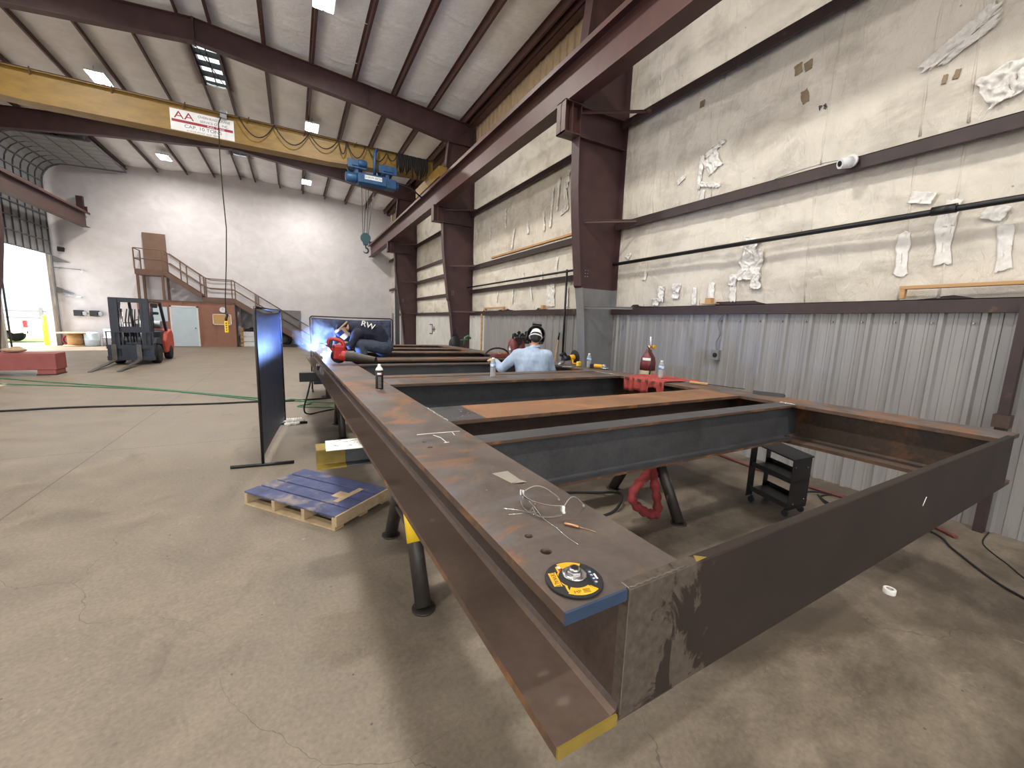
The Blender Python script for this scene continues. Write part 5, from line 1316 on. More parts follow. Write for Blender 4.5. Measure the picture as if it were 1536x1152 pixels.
# ------------------------------------------------------------------ forklift, forks towards the camera
fk = thing('forklift', 'dark forklift with red counterweight and long forks parked before the office', 'forklift', (-4.95, 18.75, 0), (0, 0, 0))
def fb(name, fn, mat, parent=fk, **k):
    m = MB(); fn(m); return m.build(name, MT[mat], parent, **k)
for s in (-1, 1):
    def mast(m, s=s):
        m.bar((s * .42, -.28, .12), (s * .42, -.22, 2.25), .17, .18); m.bar((s * .32, -.32, .15), (s * .32, -.26, 2.2), .07, .12)
    fb('mast_rail', mast, 'forkdark')
    def cyl_(m, s=s): m.cyl((s * .24, -.2, .3), (s * .24, -.16, 1.9), .035)
    fb('lift_cylinder', cyl_, 'chrome')
for bx_ in ((-.5, .5, -.30, -.16, 2.12, 2.27), (-.45, .45, -.28, -.2, 1.1, 1.3), (-.45, .45, -.34, -.2, .3, .42)): fb('mast_crossbar', lambda m: m.box(*bx_), 'forkdark')
fb('carriage', lambda m: (m.box(-.62, .62, -.45, -.38, .16, .30), m.box(-.62, .62, -.45, -.38, .55, .68), m.box(-.6, -.5, -.44, -.4, .16, .68), m.box(.5, .6, -.44, -.4, .16, .68), m.box(-.25, .25, -.44, -.38, .16, .68)), 'forkdark')
fb('load_guard', lambda m: [m.bar((-.6 + .2 * k, -.42, .68), (-.6 + .2 * k, -.42, 1.12), .03, .02) for k in range(7)] + [m.bar((-.62, -.42, 1.12), (.62, -.42, 1.12), .04, .03)], 'forkdark')
for x in (-.42, .22):
    def fork(m, x=x):
        vs = []
        for y, z, w, h in ((-.47, .17, .065, .045), (-2.5, .012, .05, .012)):
            vs += [(x - w, y, z - h * .5), (x + w, y, z - h * .5), (x + w, y, z + h * .5), (x - w, y, z + h * .5)]
        m.add(vs, [(0, 1, 2, 3), (7, 6, 5, 4), (0, 4, 5, 1), (1, 5, 6, 2), (2, 6, 7, 3), (3, 7, 4, 0)]); m.box(x - .065, x + .065, -.50, -.45, .15, .7)
    fb('fork', fork, 'forksteel')
fb('chassis', lambda m: m.prism([(-.2, .3), (-.2, .75), (.0, .95), (.55, .85), (.62, .5), (1.1, .5), (1.15, 1.1), (1.9, 1.12), (1.95, .3)], 'yz', -.46, .46), 'forkdark', bevel=.03)
fb('front_apron', lambda m: m.box(-.58, .58, -.16, -.02, .28, .75), 'forkdark', bevel=.02)
fb('counterweight', lambda m: m.prism([(1.35, .28), (1.3, .75), (1.55, 1.05), (2.2, 1.18), (2.42, .95), (2.45, .5), (2.3, .28)], 'yz', -.58, .58), 'orange', bevel=.06, seg=4)
fb('fender', lambda m: m.prism([(-.1, .72), (.0, .9), (.5, .9), (.7, .7), (.85, .45), (.75, .42), (.6, .66), (.1, .72)], 'yz', .38, .6), 'forkdark')
fb('seat', lambda m: (m.box(-.25, .25, .95, 1.35, 1.08, 1.2), m.obox((0, 1.42, 1.42), (.46, .12, .5), (-.15, 0, 0))), 'black', bevel=.04)
fb('cowl', lambda m: (m.box(-.4, .4, .02, .2, .9, 1.25), m.bar((0, .22, 1.2), (0, .5, 1.38), .05, .05)), 'forkdark', bevel=.02)
fb('steering_wheel', lambda m: m.tube([(.17 * math.cos(a), .52 + .1 * math.sin(a), 1.4 + .13 * math.sin(a)) for a in [2 * PI * k / 20 for k in range(20)]], .017, 8, closed=True), 'black')
for s in (-1, 1):
    fb('guard_front_post', lambda m, s=s: m.bar((s * .46, .05, .9), (s * .44, .45, 2.18), .07, .06), 'forkdark')
    fb('guard_rear_post', lambda m, s=s: m.bar((s * .48, 1.85, 1.1), (s * .44, 1.45, 2.18), .08, .07), 'forkdark')
fb('overhead_guard', lambda m: [m.bar((-.44, .45, 2.18), (.44, .45, 2.18), .07, .05), m.bar((-.44, 1.45, 2.18), (.44, 1.45, 2.18), .07, .05), m.bar((-.44, .45, 2.18), (-.44, 1.45, 2.18), .07, .05), m.bar((.44, .45, 2.18), (.44, 1.45, 2.18), .07, .05)] + [m.bar((-.3 + .15 * k, .45, 2.19), (-.3 + .15 * k, 1.45, 2.19), .03, .03) for k in range(5)], 'forkdark')
fb('work_light', lambda m: m.obox((.5, .42, 2.05), (.18, .12, .16)), 'black', bevel=.02); fb('mirror', lambda m: m.obox((.5, .42, 1.78), (.24, .06, .1)), 'black', bevel=.02)
fb('hose_cluster', lambda m: [m.tube([(-.12 + .08 * k, -.18, .5), (-.15 + .08 * k, -.16, 1.5), (-.1 + .07 * k, -.1, 1.9)], .02, 6) for k in range(4)], 'black')['kind'] = 'stuff'
fb('gas_tank', lambda m: m.cyl((-.32, 2.0, 1.34), (.32, 2.0, 1.34), .16, n=24), 'zinc', bevel=.02)
for s in (-1, 1):
    for y, r, w in ((.22, .33, .24), (1.85, .27, .2)):
        x = s * (.5 if y < 1 else .5)
        m = MB(); Q = Matrix.Rotation(PI / 2, 3, 'Y')
        m.lathe([(r * .55, -w / 2), (r * .93, -w / 2), (r, -w / 2 + .04), (r, w / 2 - .04), (r * .93, w / 2), (r * .55, w / 2)], n=32, mat=Q, c=(x, y, r)); ty = m.build('tyre', MT['rubber'], fk)
        m = MB(); m.lathe([(.03, w * .42), (.08, w * .44), (r * .5, w * .3), (r * .56, w * .48)], n=24, mat=Q if s > 0 else Matrix.Rotation(-PI / 2, 3, 'Y'), c=(x, y, r)); m.build('hub', MT['forkdark'], ty)

# ------------------------------------------------------------------ welding screens
MT['vinyl'] = None
def mat_vinyl():
    m, nt, b = new_mat('dark_vinyl'); v = mapped(nt); f = nz(nt, mapped(nt, (1, 6, 1)), 5, 6, .6, 1)
    nt.links.new(ramp(nt, f, [(.35, (44, 50, 68)), (.75, (84, 94, 124))]), b.inputs['Base Color']); b.inputs['Roughness'].default_value = .16; b.inputs['Specular IOR Level'].default_value = .4
    nt.links.new(ramp(nt, f, [(.4, (.4, .4, .4, 1)), (.7, (.6, .6, .6, 1))]), b.inputs['Roughness'])
    w = nz(nt, v, 1.6, 3); bump(nt, b, w, .25, .05); return m
MT['vinyl'] = mat_vinyl()
def screen(name, lab, p, q, z0, z1, bulge, foot=.34):
    p, q = V((p[0], p[1], 0)), V((q[0], q[1], 0)); c = p
    t = thing('welding_screen', lab, 'welding screen', tuple(c)); d = q - p; n = V((-d.y, d.x, 0)).normalized()
    for k, e in enumerate((V((0, 0, 0)), d)):
        m = MB(); m.tube([e + V((0, 0, .03)), e + V((0, 0, z1 - .04)), e + (d.normalized() * (.04 if k == 0 else -.04)) + V((0, 0, z1))], .017, 10); m.build('post', MT['black'], t)
        m = MB(); m.tube([e - n * foot + V((0, 0, .02)), e + n * foot + V((0, 0, .02))], .02, 10); m.build('foot_bar', MT['black'], t)
    m = MB(); m.tube([V((0, 0, z1)) + d.normalized() * .04, d * .5 + V((0, 0, z1 - .03 * abs(bulge) * 10)), d + V((0, 0, z1)) - d.normalized() * .04], .016, 10); m.build('top_rail', MT['black'], t)
    m = MB()
    def sh(a, b):
        zt = z1 - .03 - .035 * math.sin(PI * a) ; w = bulge * math.sin(PI * a) * (.4 + .6 * math.sin(PI * b))
        return d * (.015 + .97 * a) + n * w + V((0, 0, z0 + (zt - z0) * b))
    m.grid(sh, 24, 24); o = m.build('vinyl_curtain', MT['vinyl'], t); s = o.modifiers.new('t', 'SOLIDIFY'); s.thickness = .003
    for k in range(5):
        for e in (.015, .985):
            m = MB(); m.cyl(d * e - n * .006 + V((0, 0, z0 + (z1 - z0) * (.05 + .22 * k))), d * e + n * .006 + V((0, 0, z0 + (z1 - z0) * (.05 + .22 * k))), .014, n=10); m.build('grommet', MT['copper'], t)
    return t
s1 = screen('a', 'dark vinyl welding screen standing edge on between the frame and the forklift', (-.405, 5.644), (-.2, 7.77), .11, 1.94, .03)
s2 = screen('b', 'black welding screen behind the welder at the far end of the frame', (.35, 11.3), (2.36, 11.3), .15, 1.87, .02)
t = thing('tied_rag', 'white rag tied round the far foot of the edge on welding screen', 'rag', (-.1, 7.79, .03))
m = MB()
for k in range(7): m.tube([(-.1 + .04 * k, -.04, .03), (-.07 + .035 * k, .03, .05), (-.05 + .04 * k, .05, .0), (-.1 + .03 * k, -.08 - .02 * (k % 3), -.01)], .02, 6)
m.build('rag', MT['capw'], t)

# ------------------------------------------------------------------ along the right wall
def pipe_run(name, pts, r, mat, lab, cat='pipe'):
    m = MB(); m.tube([V(p) for p in pts], r, 10); o = m.build(name, MT[mat]); return tag(o, lab, cat)
pp = thing('wall_pipe', 'long black pipe running level along the cream wall', 'pipe', (5.78, 0, 3.12))
m = MB(); m.cyl((0, -6, .02), (0, 6.5, 0), .032, n=12); m.build('pipe', MT['black'], pp); m = MB(); m.cyl((0, 1.62, .015), (0, 1.80, .015), .045, n=14); m.build('coupling', MT['black'], pp)
pp = thing('wall_pipe', 'black pipe along the wall with a drop leg, between the first two columns', 'pipe', (5.78, 8.1, 3.14))
m = MB(); m.cyl((0, -1.3, 0), (0, 6.3, .0), .026, n=12); m.build('pipe', MT['black'], pp); m = MB(); m.cyl((0, 0, .04), (0, 0, -2.2), .026, n=12); m.build('drop_leg', MT['black'], pp)
sc = thing('security_camera', 'white security camera on the brown girt of the near wall', 'camera', (5.79, 2.58, 3.86))
m = MB(); m.cyl((0, 0, 0), (-.03, 0, 0), .07, n=20); m.build('mount', MT['white'], sc); m = MB(); m.cyl((-.02, 0, -.01), (-.12, .06, -.03), .062, .055, n=20); cbx = m.build('camera_body', MT['white'], sc)
m = MB(); m.cyl((-.121, .061, -.03), (-.124, .063, -.031), .032, n=16); m.build('lens', MT['black'], cbx)
m = MB(); m.tube([(0, .05, .05), (.05, .3, .09), (.08, .6, .1), (.06, .9, .07)], .005, 6); m.build('wire', MT['zinc'], sc)
ob_ = thing('outlet_box', 'grey outlet box with conduit on the ribbed wall', 'outlet', (5.92, 4.09, 1.48))
m = MB(); m.box(-.07, 0, -.06, .07, -.08, .08); bx = m.build('box', MT['greypaint'], ob_, bevel=.006); m = MB(); m.cyl((-.071, -.01, .0), (-.08, -.01, .0), .036, n=16); m.build('socket', MT['black'], bx)
m = MB(); m.tube(smooth_path([(-.03, 0, .08), (-.03, .02, .2), (-.03, -.03, .34), (-.03, .02, .5), (-.03, -.05, .66), (0, -.15, .72)]), .012, 8); m.build('conduit', MT['greypaint'], ob_)
wp = thing('wall_post', 'brown steel post with base collar on the ribbed wall by the frame corner', 'post', (5.85, 1.06, 0))
m = MB(); m.box(-.04, .05, -.035, .035, 0, 2.2); m.build('post', MT['girt'], wp); m = MB(); m.box(-.06, .06, -.055, .055, 1.05, 1.17); m.build('collar', MT['steel_brown'], wp)
def lumber(lab, parts, loc):
    t = thing('lumber_frame', lab, 'lumber', loc)
    for p in parts: m = MB(); m.box(*p); m.build('board', MT['wood'], t, bevel=.003)
    return t
lumber('long raw wood frame lying on the wall ledge above the brown post', [(-.07, 0, -1.9, 0, .10, .135), (-.07, 0, -.05, -.01, 0, .10), (-.07, 0, -1.9, -1.86, 0, .1)], (5.93, 1.98, 2.275))
lumber('small wood frame on the wall ledge near the second column', [(-.07, 0, -1.5, 0, .07, .11), (-.07, 0, -.1, 0, 0, .07), (-.07, 0, -1.5, -1.4, 0, .07)], (5.93, 13.05, 2.275))
for y, lab in ((4.31, 'single wood block on the wall ledge near the outlet box'), (9.26, 'single wood block on the wall ledge behind the stooping worker')):
    t = thing('wood_block', lab, 'wood block', (5.9, y, 2.275)); m = MB(); m.box(-.05, .04, -.05, .05, .015, .1); m.build('block', MT['wood'], t, bevel=.003); m = MB(); m.box(-.06, .05, -.14, .12, 0, .015); m.build('base_board', MT['wood'], t)
t = thing('girt_plank', 'long raw wood plank on the second girt beyond the first column', 'plank', (5.84, 7.2, 3.95)); m = MB(); m.box(-.06, .02, 0, 5.2, 0, .05); m.build('plank', MT['wood'], t)
# gas cylinders
gc = thing('gas_cylinder', 'maroon topped gas cylinder by the wall behind the red cloth', 'gas cylinder', (4.95, 4.6, 0))
m = MB(); m.lathe([(.11, 0), (.118, .01), (.118, 1.24)], n=28); m.build('cylinder_body', MT['cylgrey'], gc); m = MB(); m.lathe([(.1185, 1.2), (.1185, 1.32), (.105, 1.4), (.07, 1.46), (.045, 1.49), (.045, 1.52), (.03, 1.525)], n=28); tp_ = m.build('shoulder', MT['cylmaroon'], gc)
m = MB(); wrap(m, 3.1, 4.2, 1.36, 1.40, .1185); m.build('label', MT['paper'], tp_, normals=False)
m = MB(); m.cyl((0, 0, 1.52), (0, 0, 1.6), .02, n=12); m.obox((.03, 0, 1.57), (.06, .03, .03)); m.build('valve', MT['copper'], gc); m = MB(); m.cyl((.03, 0, 1.58), (.035, .02, 1.73), .012, n=10); m.build('flow_tube', MT['white'], gc)
m = MB(); m.cyl((.07, -.02, 1.57), (.07, -.05, 1.57), .03, n=14); m.build('gauge', MT['dewalt'], gc); m = MB(); m.tube([(-.06, -.02, 1.58), (-.03, -.12, 1.4), (-.08, -.125, 1.15), (-.1, -.12, .9)], .011, 8); m.build('gas_hose', MT['black'], gc)
for i, (x, y, lab) in enumerate([(3.92, 7.25, 'brown red gas cylinder with regulator, partly hidden by the stooping worker'), (4.15, 7.35, 'second brown red gas cylinder, just behind the head of the stooping worker')]):
    gc = thing('gas_cylinder', lab, 'gas cylinder', (x, y, 0)); m = MB(); m.lathe([(.1, 0), (.105, .01), (.105, 1.38), (.09, 1.48), (.05, 1.54), (.04, 1.56)], n=24); m.build('cylinder_body', MT['cylmaroon'], gc)
    m = MB(); m.cyl((0, 0, 1.56), (0, 0, 1.66), .02, n=10); m.obox((.06, -.02, 1.62), (.12, .05, .05)); m.cyl((.0, -.06, 1.64), (.0, -.09, 1.64), .035, n=14); m.cyl((.1, -.05, 1.68), (.1, -.08, 1.68), .035, n=14); m.obox((.13, 0, 1.52), (.12, .1, .14)); m.build('regulator', MT['black'], gc)
t = thing('hung_bag', 'black bag hanging low on the second column', 'bag', (5.25, 14.33, .72)); m = MB(); m.ell((0, -.12, .3), (.25, .12, .33)); m.build('bag', MT['black'], t); m = MB(); m.tube([(-.1, -.1, .6), (0, -.02, .9), (.1, -.1, .6)], .015, 6); m.build('strap', MT['black'], t)
t = thing('green_clamp', 'green clamp fixed at the far corner of the frame before the white wall panels', 'clamp', (4.3, 10.9, 1.17)); m = MB(); m.tube([(0, 0, .02), (.02, 0, .25), (.12, 0, .3), (.2, 0, .22)], .03, 8); m.bar((-.1, 0, .18), (.1, 0, .2), .05, .03); m.build('clamp_frame', MT['hose_green'], t)
t = thing('leaning_brush', 'wooden handled broom leaning on the ribbed wall near the drop pipe', 'broom', (5.75, 8.55, 0)); m = MB(); m.cyl((0, 0, .05), (.12, -.1, 1.5), .016, n=10); m.build('handle', MT['wood'], t); m = MB(); m.cyl((.12, -.1, 1.5), (.14, -.115, 1.68), .02, n=10); m.build('grip', MT['black'], t); m = MB(); m.box(-.06, .06, -.15, .15, 0, .08); m.build('brush_head', MT['black'], t)
# ------------------------------------------------------------------ people
def organic(mb, name, mat, parent, vox=.012, smooth=6, disp=0.0, dscale=.06):
    o = mb.build(name, mat, parent)
    r = o.modifiers.new('fuse', 'REMESH'); r.mode = 'VOXEL'; r.voxel_size = vox; r.use_smooth_shade = True
    s = o.modifiers.new('soft', 'SMOOTH'); s.factor = .5; s.iterations = smooth
    if disp:
        t = bpy.data.textures.new('folds', 'CLOUDS'); t.noise_scale = dscale; t.noise_depth = 2
        d = o.modifiers.new('folds', 'DISPLACE'); d.texture = t; d.strength = disp; d.mid_level = .5
    return o
def hand(m, wrist, dirv, up, curl=.6, side=1):
    """palm, four unequal bent fingers and a thumb, growing from the wrist"""
    d = V(dirv).normalized(); u = V(up); u = (u - d * u.dot(d)).normalized(); s = d.cross(u) * side; w = V(wrist)
    for k in (-1, 0, 1): m.cap(w + s * .012 * k, .021, w + d * .075 + s * .022 * k, .016)
    for k, L in zip((-1.5, -.5, .5, 1.5), (.068, .08, .075, .058)):
        b = w + d * .085 + s * .0185 * k
        p1 = b + (d * math.cos(curl * .6) - u * math.sin(curl * .6)) * L * .5
        p2 = p1 + (d * math.cos(curl * 1.5) - u * math.sin(curl * 1.5)) * L * .32
        p3 = p2 + (d * math.cos(curl * 2.3) - u * math.sin(curl * 2.3)) * L * .26
        m.cap(b, .0095, p1, .009); m.cap(p1, .009, p2, .0085); m.cap(p2, .0085, p3, .0075)
    t0 = w + d * .025 - s * .028; t1 = t0 + (d * .7 - s * .75 - u * .2).normalized() * .04; t2 = t1 + (d * .95 - s * .2 - u * .3).normalized() * .03
    m.cap(t0, .013, t1, .011); m.cap(t1, .0105, t2, .009)
def head(m, c, f, up, k=1.0):
    """skull, jaw, nose, ears, lips and eyes seen from the front direction f"""
    f = V(f).normalized(); up = V(up); up = (up - f * up.dot(f)).normalized(); s = f.cross(up); c = V(c)
    R = frame3(s, f, up)
    m.ell(c + up * .03 - f * .008, (.074 * k, .095 * k, .092 * k), mat=R); m.ell(c + f * .03 - up * .045, (.056 * k, .062 * k, .062 * k), mat=R)
    m.cap(c + f * .085 + up * .012, .010, c + f * .106 - up * .02, .014); m.ell(c + f * .088 - up * .055, (.024, .012, .008), mat=R); m.ell(c + f * .082 - up * .09, (.022, .018, .018), mat=R)
    for q in (-1, 1):
        m.ell(c + s * .075 * q - f * .005 - up * .01, (.012, .022, .034), mat=R); m.ell(c + f * .078 + s * .032 * q + up * .012, (.016, .008, .010), mat=R)
    return R

# the stooping worker, seen from behind: blue shirt, white cap, hood tipped up
pw = thing('person', 'worker in light blue shirt and white cap standing inside the frame, back turned, stooping', 'person', (3.0, 4.95, 0), (0, 0, -.5))
hipL, hipR = V((-.10, 0, .95)), V((.10, 0, .95))
neck = V((.03, .06, 1.50)); hc = V((.045, .12, 1.665))
shL, shR = V((-.215, .02, 1.415)), V((.215, .02, 1.42)); elL, elR = V((-.43, .02, 1.20)), V((.31, .14, 1.14)); wrL, wrR = V((-.56, .20, 1.30)), V((.12, .42, 1.24))
b = MB()
b.cap((0, 0, .95), .15, (0, .0, 1.1), .14); b.cap((0, .0, 1.1), .14, (.01, .02, 1.32), .15); b.cap(shL, .07, shR, .07); b.cap((.02, .04, 1.42), .09, neck + V((0, .03, .06)), .058)
for h, sx in ((hipL, -1), (hipR, 1)):
    b.cap(h, .09, (sx * .12, .03, .5), .06); b.cap((sx * .12, .03, .5), .058, (sx * .12, 0, .1), .042); b.cap((sx * .12, 0, .05), .04, (sx * .13, .16, .035), .032)
for a, e, w in ((shL, elL, wrL), (shR, elR, wrR)): b.cap(a, .055, e, .042); b.cap(e, .042, w, .028)
fdir = V((.0, .86, -.40)); R = head(b, hc, fdir, (.1, .4, 1))
hand(b, wrL, (-.35, .9, .1), (0, 0, 1), .7, 1); hand(b, wrR, (-.2, .9, -.1), (0, 0, 1), .8, -1)
organic(b, 'body', MT['skin'], pw, .0075, 3)
g = MB()
g.cap(shL + V((.03, 0, 0)), .095, shR - V((.03, 0, 0)), .095); 
rings = [(.9, .2, .15, 0), (1.0, .225, .165, 0), (1.12, .232, .165, 0), (1.25, .24, .16, 0), (1.36, .25, .15, .005), (1.43, .235, .125, .01), (1.49, .15, .09, .03), (1.53, .08, .07, .05)]
lv = []
for z, rx, ry, yo in rings:
    for q in range(28):
        a = 2 * PI * q / 28; lv.append((rx * math.copysign(abs(math.cos(a)) ** .8, math.cos(a)), yo + ry * math.copysign(abs(math.sin(a)) ** .8, math.sin(a)), z))
nr = len(rings); g.add(lv, [(i * 28 + q, i * 28 + (q + 1) % 28, (i + 1) * 28 + (q + 1) % 28, (i + 1) * 28 + q) for i in range(nr - 1) for q in range(28)] + [list(range(28))[::-1], list(range((nr - 1) * 28, nr * 28))])
g.cap((.02, .03, 1.43), .10, neck + V((0, .01, .0)), .075)
for a, e, w in ((shL, elL, wrL), (shR, elR, wrR)): g.cap(a, .085, e, .068); g.cap(e, .068, e.lerp(w, .88), .05)
organic(g, 'shirt', MT['denim_shirt'], pw, .011, 4, .03, .16)
c = MB(); c.tube([neck + V((.07 * math.cos(q), .005 + .062 * math.sin(q), .035 + .012 * math.sin(q + 1.5))) for q in [2 * PI * k / 20 for k in range(20)]], .018, 8, closed=True); c.build('collar', MT['denim_shirt'], pw)
t = MB()
t.cap((0, 0, .93), .165, (0, 0, 1.02), .165)
for h, sx in ((hipL, -1), (hipR, 1)): t.cap(h, .115, (sx * .12, .03, .5), .085); t.cap((sx * .12, .03, .5), .082, (sx * .12, 0, .1), .07)
organic(t, 'trousers', MT['jeans'], pw, .014, 3, .02, .1)
for sx in (-1, 1):
    s = MB(); s.cap((sx * .12, -.03, .05), .052, (sx * .13, .17, .045), .045); s.box(sx * .125 - .05, sx * .125 + .05, -.09, .22, 0, .03); organic(s, 'boot', MT['black'], pw, .012, 3)
gl = MB(); hand(gl, wrL, (-.35, .9, .1), (0, 0, 1), .7, 1)
for vv in gl.v: pass
gl.cap(wrL - V((.0, .05, .0)), .036, wrL + V((0, .02, 0)), .034)
o = organic(gl, 'glove', MT['glove'], pw, .006, 2); d = o.modifiers.new('puff', 'DISPLACE'); d.strength = .008; d.mid_level = 0
s_, f_, u_ = R.col[0].copy(), R.col[1].copy(), R.col[2].copy()
h = MB(); h.ell(hc + u_ * .012 - f_ * .03, (.083, .085, .088), mat=R); h.ell(hc - u_ * .03 - f_ * .045, (.07, .055, .06), mat=R); organic(h, 'hair', MT['hair'], pw, .009, 3)
h = MB()
def capf(a, bb):
    th = bb * 1.5; ph = a * 2 * PI
    p = V((.088 * math.sin(th) * math.cos(ph), .108 * math.sin(th) * math.sin(ph), .112 * math.cos(th)))
    if math.sin(ph) < -.55 and th > 1.05: p *= .985
    return hc + u_ * .028 + R @ p
h.grid(capf, 32, 12); cp = h.build('cap', MT['capw'], pw); so = cp.modifiers.new('t', 'SOLIDIFY'); so.thickness = .004
h = MB(); h.tube([hc + u_ * .02 + R @ V((.092 * math.cos(q), .112 * math.sin(q), -.012)) for q in [2 * PI * k / 28 for k in range(28)]], .010, 8, closed=True); h.build('cap_band', MT['capw'], pw)
h = MB(); h.ell(hc + R @ V((0, -.100, .022)), (.036, .012, .024), mat=R); h.build('strap_gap', MT['hair'], cp)
# tipped up welding hood: a deep dark shell over and in front of the cap
h = MB()
def hood(a, bb):
    q = PI * (a * 1.25 - .125); r = .138 + .012 * bb
    return hc + u_ * .045 + R @ V((r * math.cos(q) * .98, -.02 + .23 * bb, .0 + (r + .01) * math.sin(q) + .05 * bb))
h.grid(hood, 28, 10); o = h.build('welding_hood', MT['black'], pw); so = o.modifiers.new('t', 'SOLIDIFY'); so.thickness = .012
h = MB(); h.obox(hc + u_ * .045 + R @ V((0, .10, .215)), (.14, .13, .045), mat=R); h.build('hood_window', MT['signgrey'], o, bevel=.008)
h = MB(); h.obox(hc + u_ * .03 + R @ V((0, .20, .07)), (.25, .03, .22), mat=R); h.build('hood_front', MT['black'], o, bevel=.03)

# the welder, sitting bent double over the near girder, facing left
we = thing('person', 'welder in dark shirt and tan hood crouching on the frame over the bright arc', 'person', (1.45, 7.9, 0))
O = V((1.45, 7.9, 0)); k = lambda x, y, z: V((x, y, z)) - O
hp = k(1.46, 7.9, 1.36); mid = k(1.32, 7.86, 1.6); chest = k(1.08, 7.82, 1.63); nk = k(.90, 7.8, 1.68); hc = k(.76, 7.78, 1.675)
sL, sR = k(.97, 7.62, 1.58), k(.97, 8.0, 1.58); eL, eR = k(.86, 7.60, 1.36), k(.84, 8.04, 1.36); wL, wR = k(.76, 7.66, 1.38), k(.74, 7.9, 1.38)
kL, kR = k(1.02, 7.66, 1.40), k(1.04, 8.04, 1.36); aL, aR = k(1.12, 7.68, 1.0), k(1.12, 8.02, 1.0)
b = MB(); b.cap(hp, .15, mid, .14); b.cap(mid, .14, chest, .15); b.cap(chest, .14, nk, .075); b.cap(sL, .07, sR, .07); b.cap(nk, .06, hc, .058)
R = head(b, hc, (-.72, -.1, -.68), (-.5, 0, .9))
for a, e, w in ((sL, eL, wL), (sR, eR, wR)): b.cap(a, .055, e, .042); b.cap(e, .042, w, .028)
for h_, kk_, an in ((k(1.44, 7.8, 1.34), kL, aL), (k(1.44, 8.0, 1.34), kR, aR)): b.cap(h_, .09, kk_, .062); b.cap(kk_, .06, an, .042); b.cap(an - V((0, 0, .03)), .04, an + V((-.15, 0, -.05)), .032)
hand(b, wL, (-.9, .1, -.25), (0, 0, 1), .8, 1); hand(b, wR, (-.9, -.1, -.25), (0, 0, 1), .8, -1)
organic(b, 'body', MT['skin'], we, .0085, 3)
g = MB(); g.cap(hp, .185, mid, .185); g.cap(mid, .185, chest, .185); g.cap(chest, .17, nk + V((.03, 0, 0)), .1); g.cap(sL + V((.02, .03, 0)), .10, sR + V((.02, -.03, 0)), .10)
for a, e, w in ((sL, eL, wL), (sR, eR, wR)): g.cap(a, .082, e, .062); g.cap(e, .06, e.lerp(w, .85), .046)
organic(g, 'shirt', MT['navy'], we, .012, 3, .022, .12)
t = MB(); t.cap(hp + V((.02, 0, -.02)), .19, hp + V((-.02, 0, .05)), .185)
for h_, kk_, an in ((k(1.44, 7.78, 1.33), kL, aL), (k(1.44, 8.02, 1.33), kR, aR)): t.cap(h_, .125, kk_, .1); t.cap(kk_, .098, an, .075)
organic(t, 'trousers', MT['jeans'], we, .013, 3, .015, .1)
for an in (aL, aR):
    s = MB(); s.cap(an + V((.04, 0, -.06)), .05, an + V((-.16, 0, -.07)), .045); organic(s, 'boot', MT['black'], we, .012, 3)
for w, dd in ((wL, (-.9, .1, -.25)), (wR, (-.9, -.1, -.25))):
    gl = MB(); hand(gl, w, dd, (0, 0, 1), .8, 1 if w is wL else -1); gl.cap(w + V((.08, 0, .0)), .046, w, .036)
    o = organic(gl, 'glove', MT['tanleather'], we, .007, 2); d = o.modifiers.new('puff', 'DISPLACE'); d.strength = .009; d.mid_level = 0
h = MB(); h.ell(hc + R @ V((0, -.02, .045)), (.088, .108, .092), mat=R); organic(h, 'beanie', MT['navy'], we, .009, 3)
h = MB(); h.tube([hc + R @ V((.1 * math.cos(q), .118 * math.sin(q), .035)) for q in [2 * PI * i / 26 for i in range(26)]], .017, 8, closed=True); h.build('head_band', MT['tanleather'], we)
h = MB()
def mask(a, bb):
    q = PI * (a * 1.1 - .05); z = .05 - .21 * bb; rr = 1 - .25 * max(0, bb - .55)
    return hc + R @ V((.108 * math.cos(q) * rr, .02 + .125 * math.sin(q) * rr, z))
h.grid(mask, 24, 12); o = h.build('welding_mask', MT['tanleather'], we); so = o.modifiers.new('t', 'SOLIDIFY'); so.thickness = .008
h = MB(); h.obox(hc + R @ V((0, .145, -.03)), (.13, .022, .085), mat=R); h.obox(hc + R @ V((-.085, .10, -.03)), (.05, .1, .075), mat=R); h.build('mask_lens', MT['glassdark'], o, bevel=.008)
# white print on the upper back
h = MB(); cpt = k(1.13, 7.80, 1.815); ux = V((.85, -.1, .35)).normalized(); 
h.text('RW', .15, M4(k(1.17, 7.655, 1.735), (.92, .0, -.3), (.25, .42, .85)), ext=.012); h.build('back_print', MT['capw'], we)

# arc, work piece and smoke
wpz = FW(.05, 7.2, 0)
wk = thing('work_piece', 'small bright lit steel bracket being welded on the near girder', 'steel bracket', FW(.26, 7.2, 0), FE)
m = MB(); m.box(-.255, -.22, -.95, .3, 0, .034); m.build('arc_shade_bar', MT['steel_ground'], wk)  # bar added to keep arc light off the screen's lower part
m = MB(); m.box(-.06, .10, -.02, .16, 0, .012); m.build('base_plate', MT['steel_ground'], wk); m = MB(); m.box(.06, .075, .0, .16, .012, .15); m.build('upright_plate', MT['steel_ground'], wk); m = MB(); m.box(-.05, .06, .14, .155, .012, .1); m.build('gusset', MT['steel_ground'], wk)
wg = thing('welding_torch', 'welding torch held by the crouching welder', 'welding torch', tuple(O + wL + V((-.09, .03, -.02))))
m = MB(); m.tube([V((.18, -.02, -.06)), V((.02, -.01, .01)), V((-.04, .0, -.02)), V((-.075, .01, -.075))], [.018, .016, .014, .009], 10); m.build('neck', MT['black'], wg)
arc_p = FW(.13, 7.14, .022)
MT['arc'] = glow('welding_arc', (200, 230, 255), 220.0)
m = MB(); m.ell((0, 0, .02), (.018, .018, .03)); o = m.build('welding_arc', MT['arc'], loc=tuple(arc_p)); tag(o, 'blinding blue white welding arc before the crouching welder', 'welding arc')
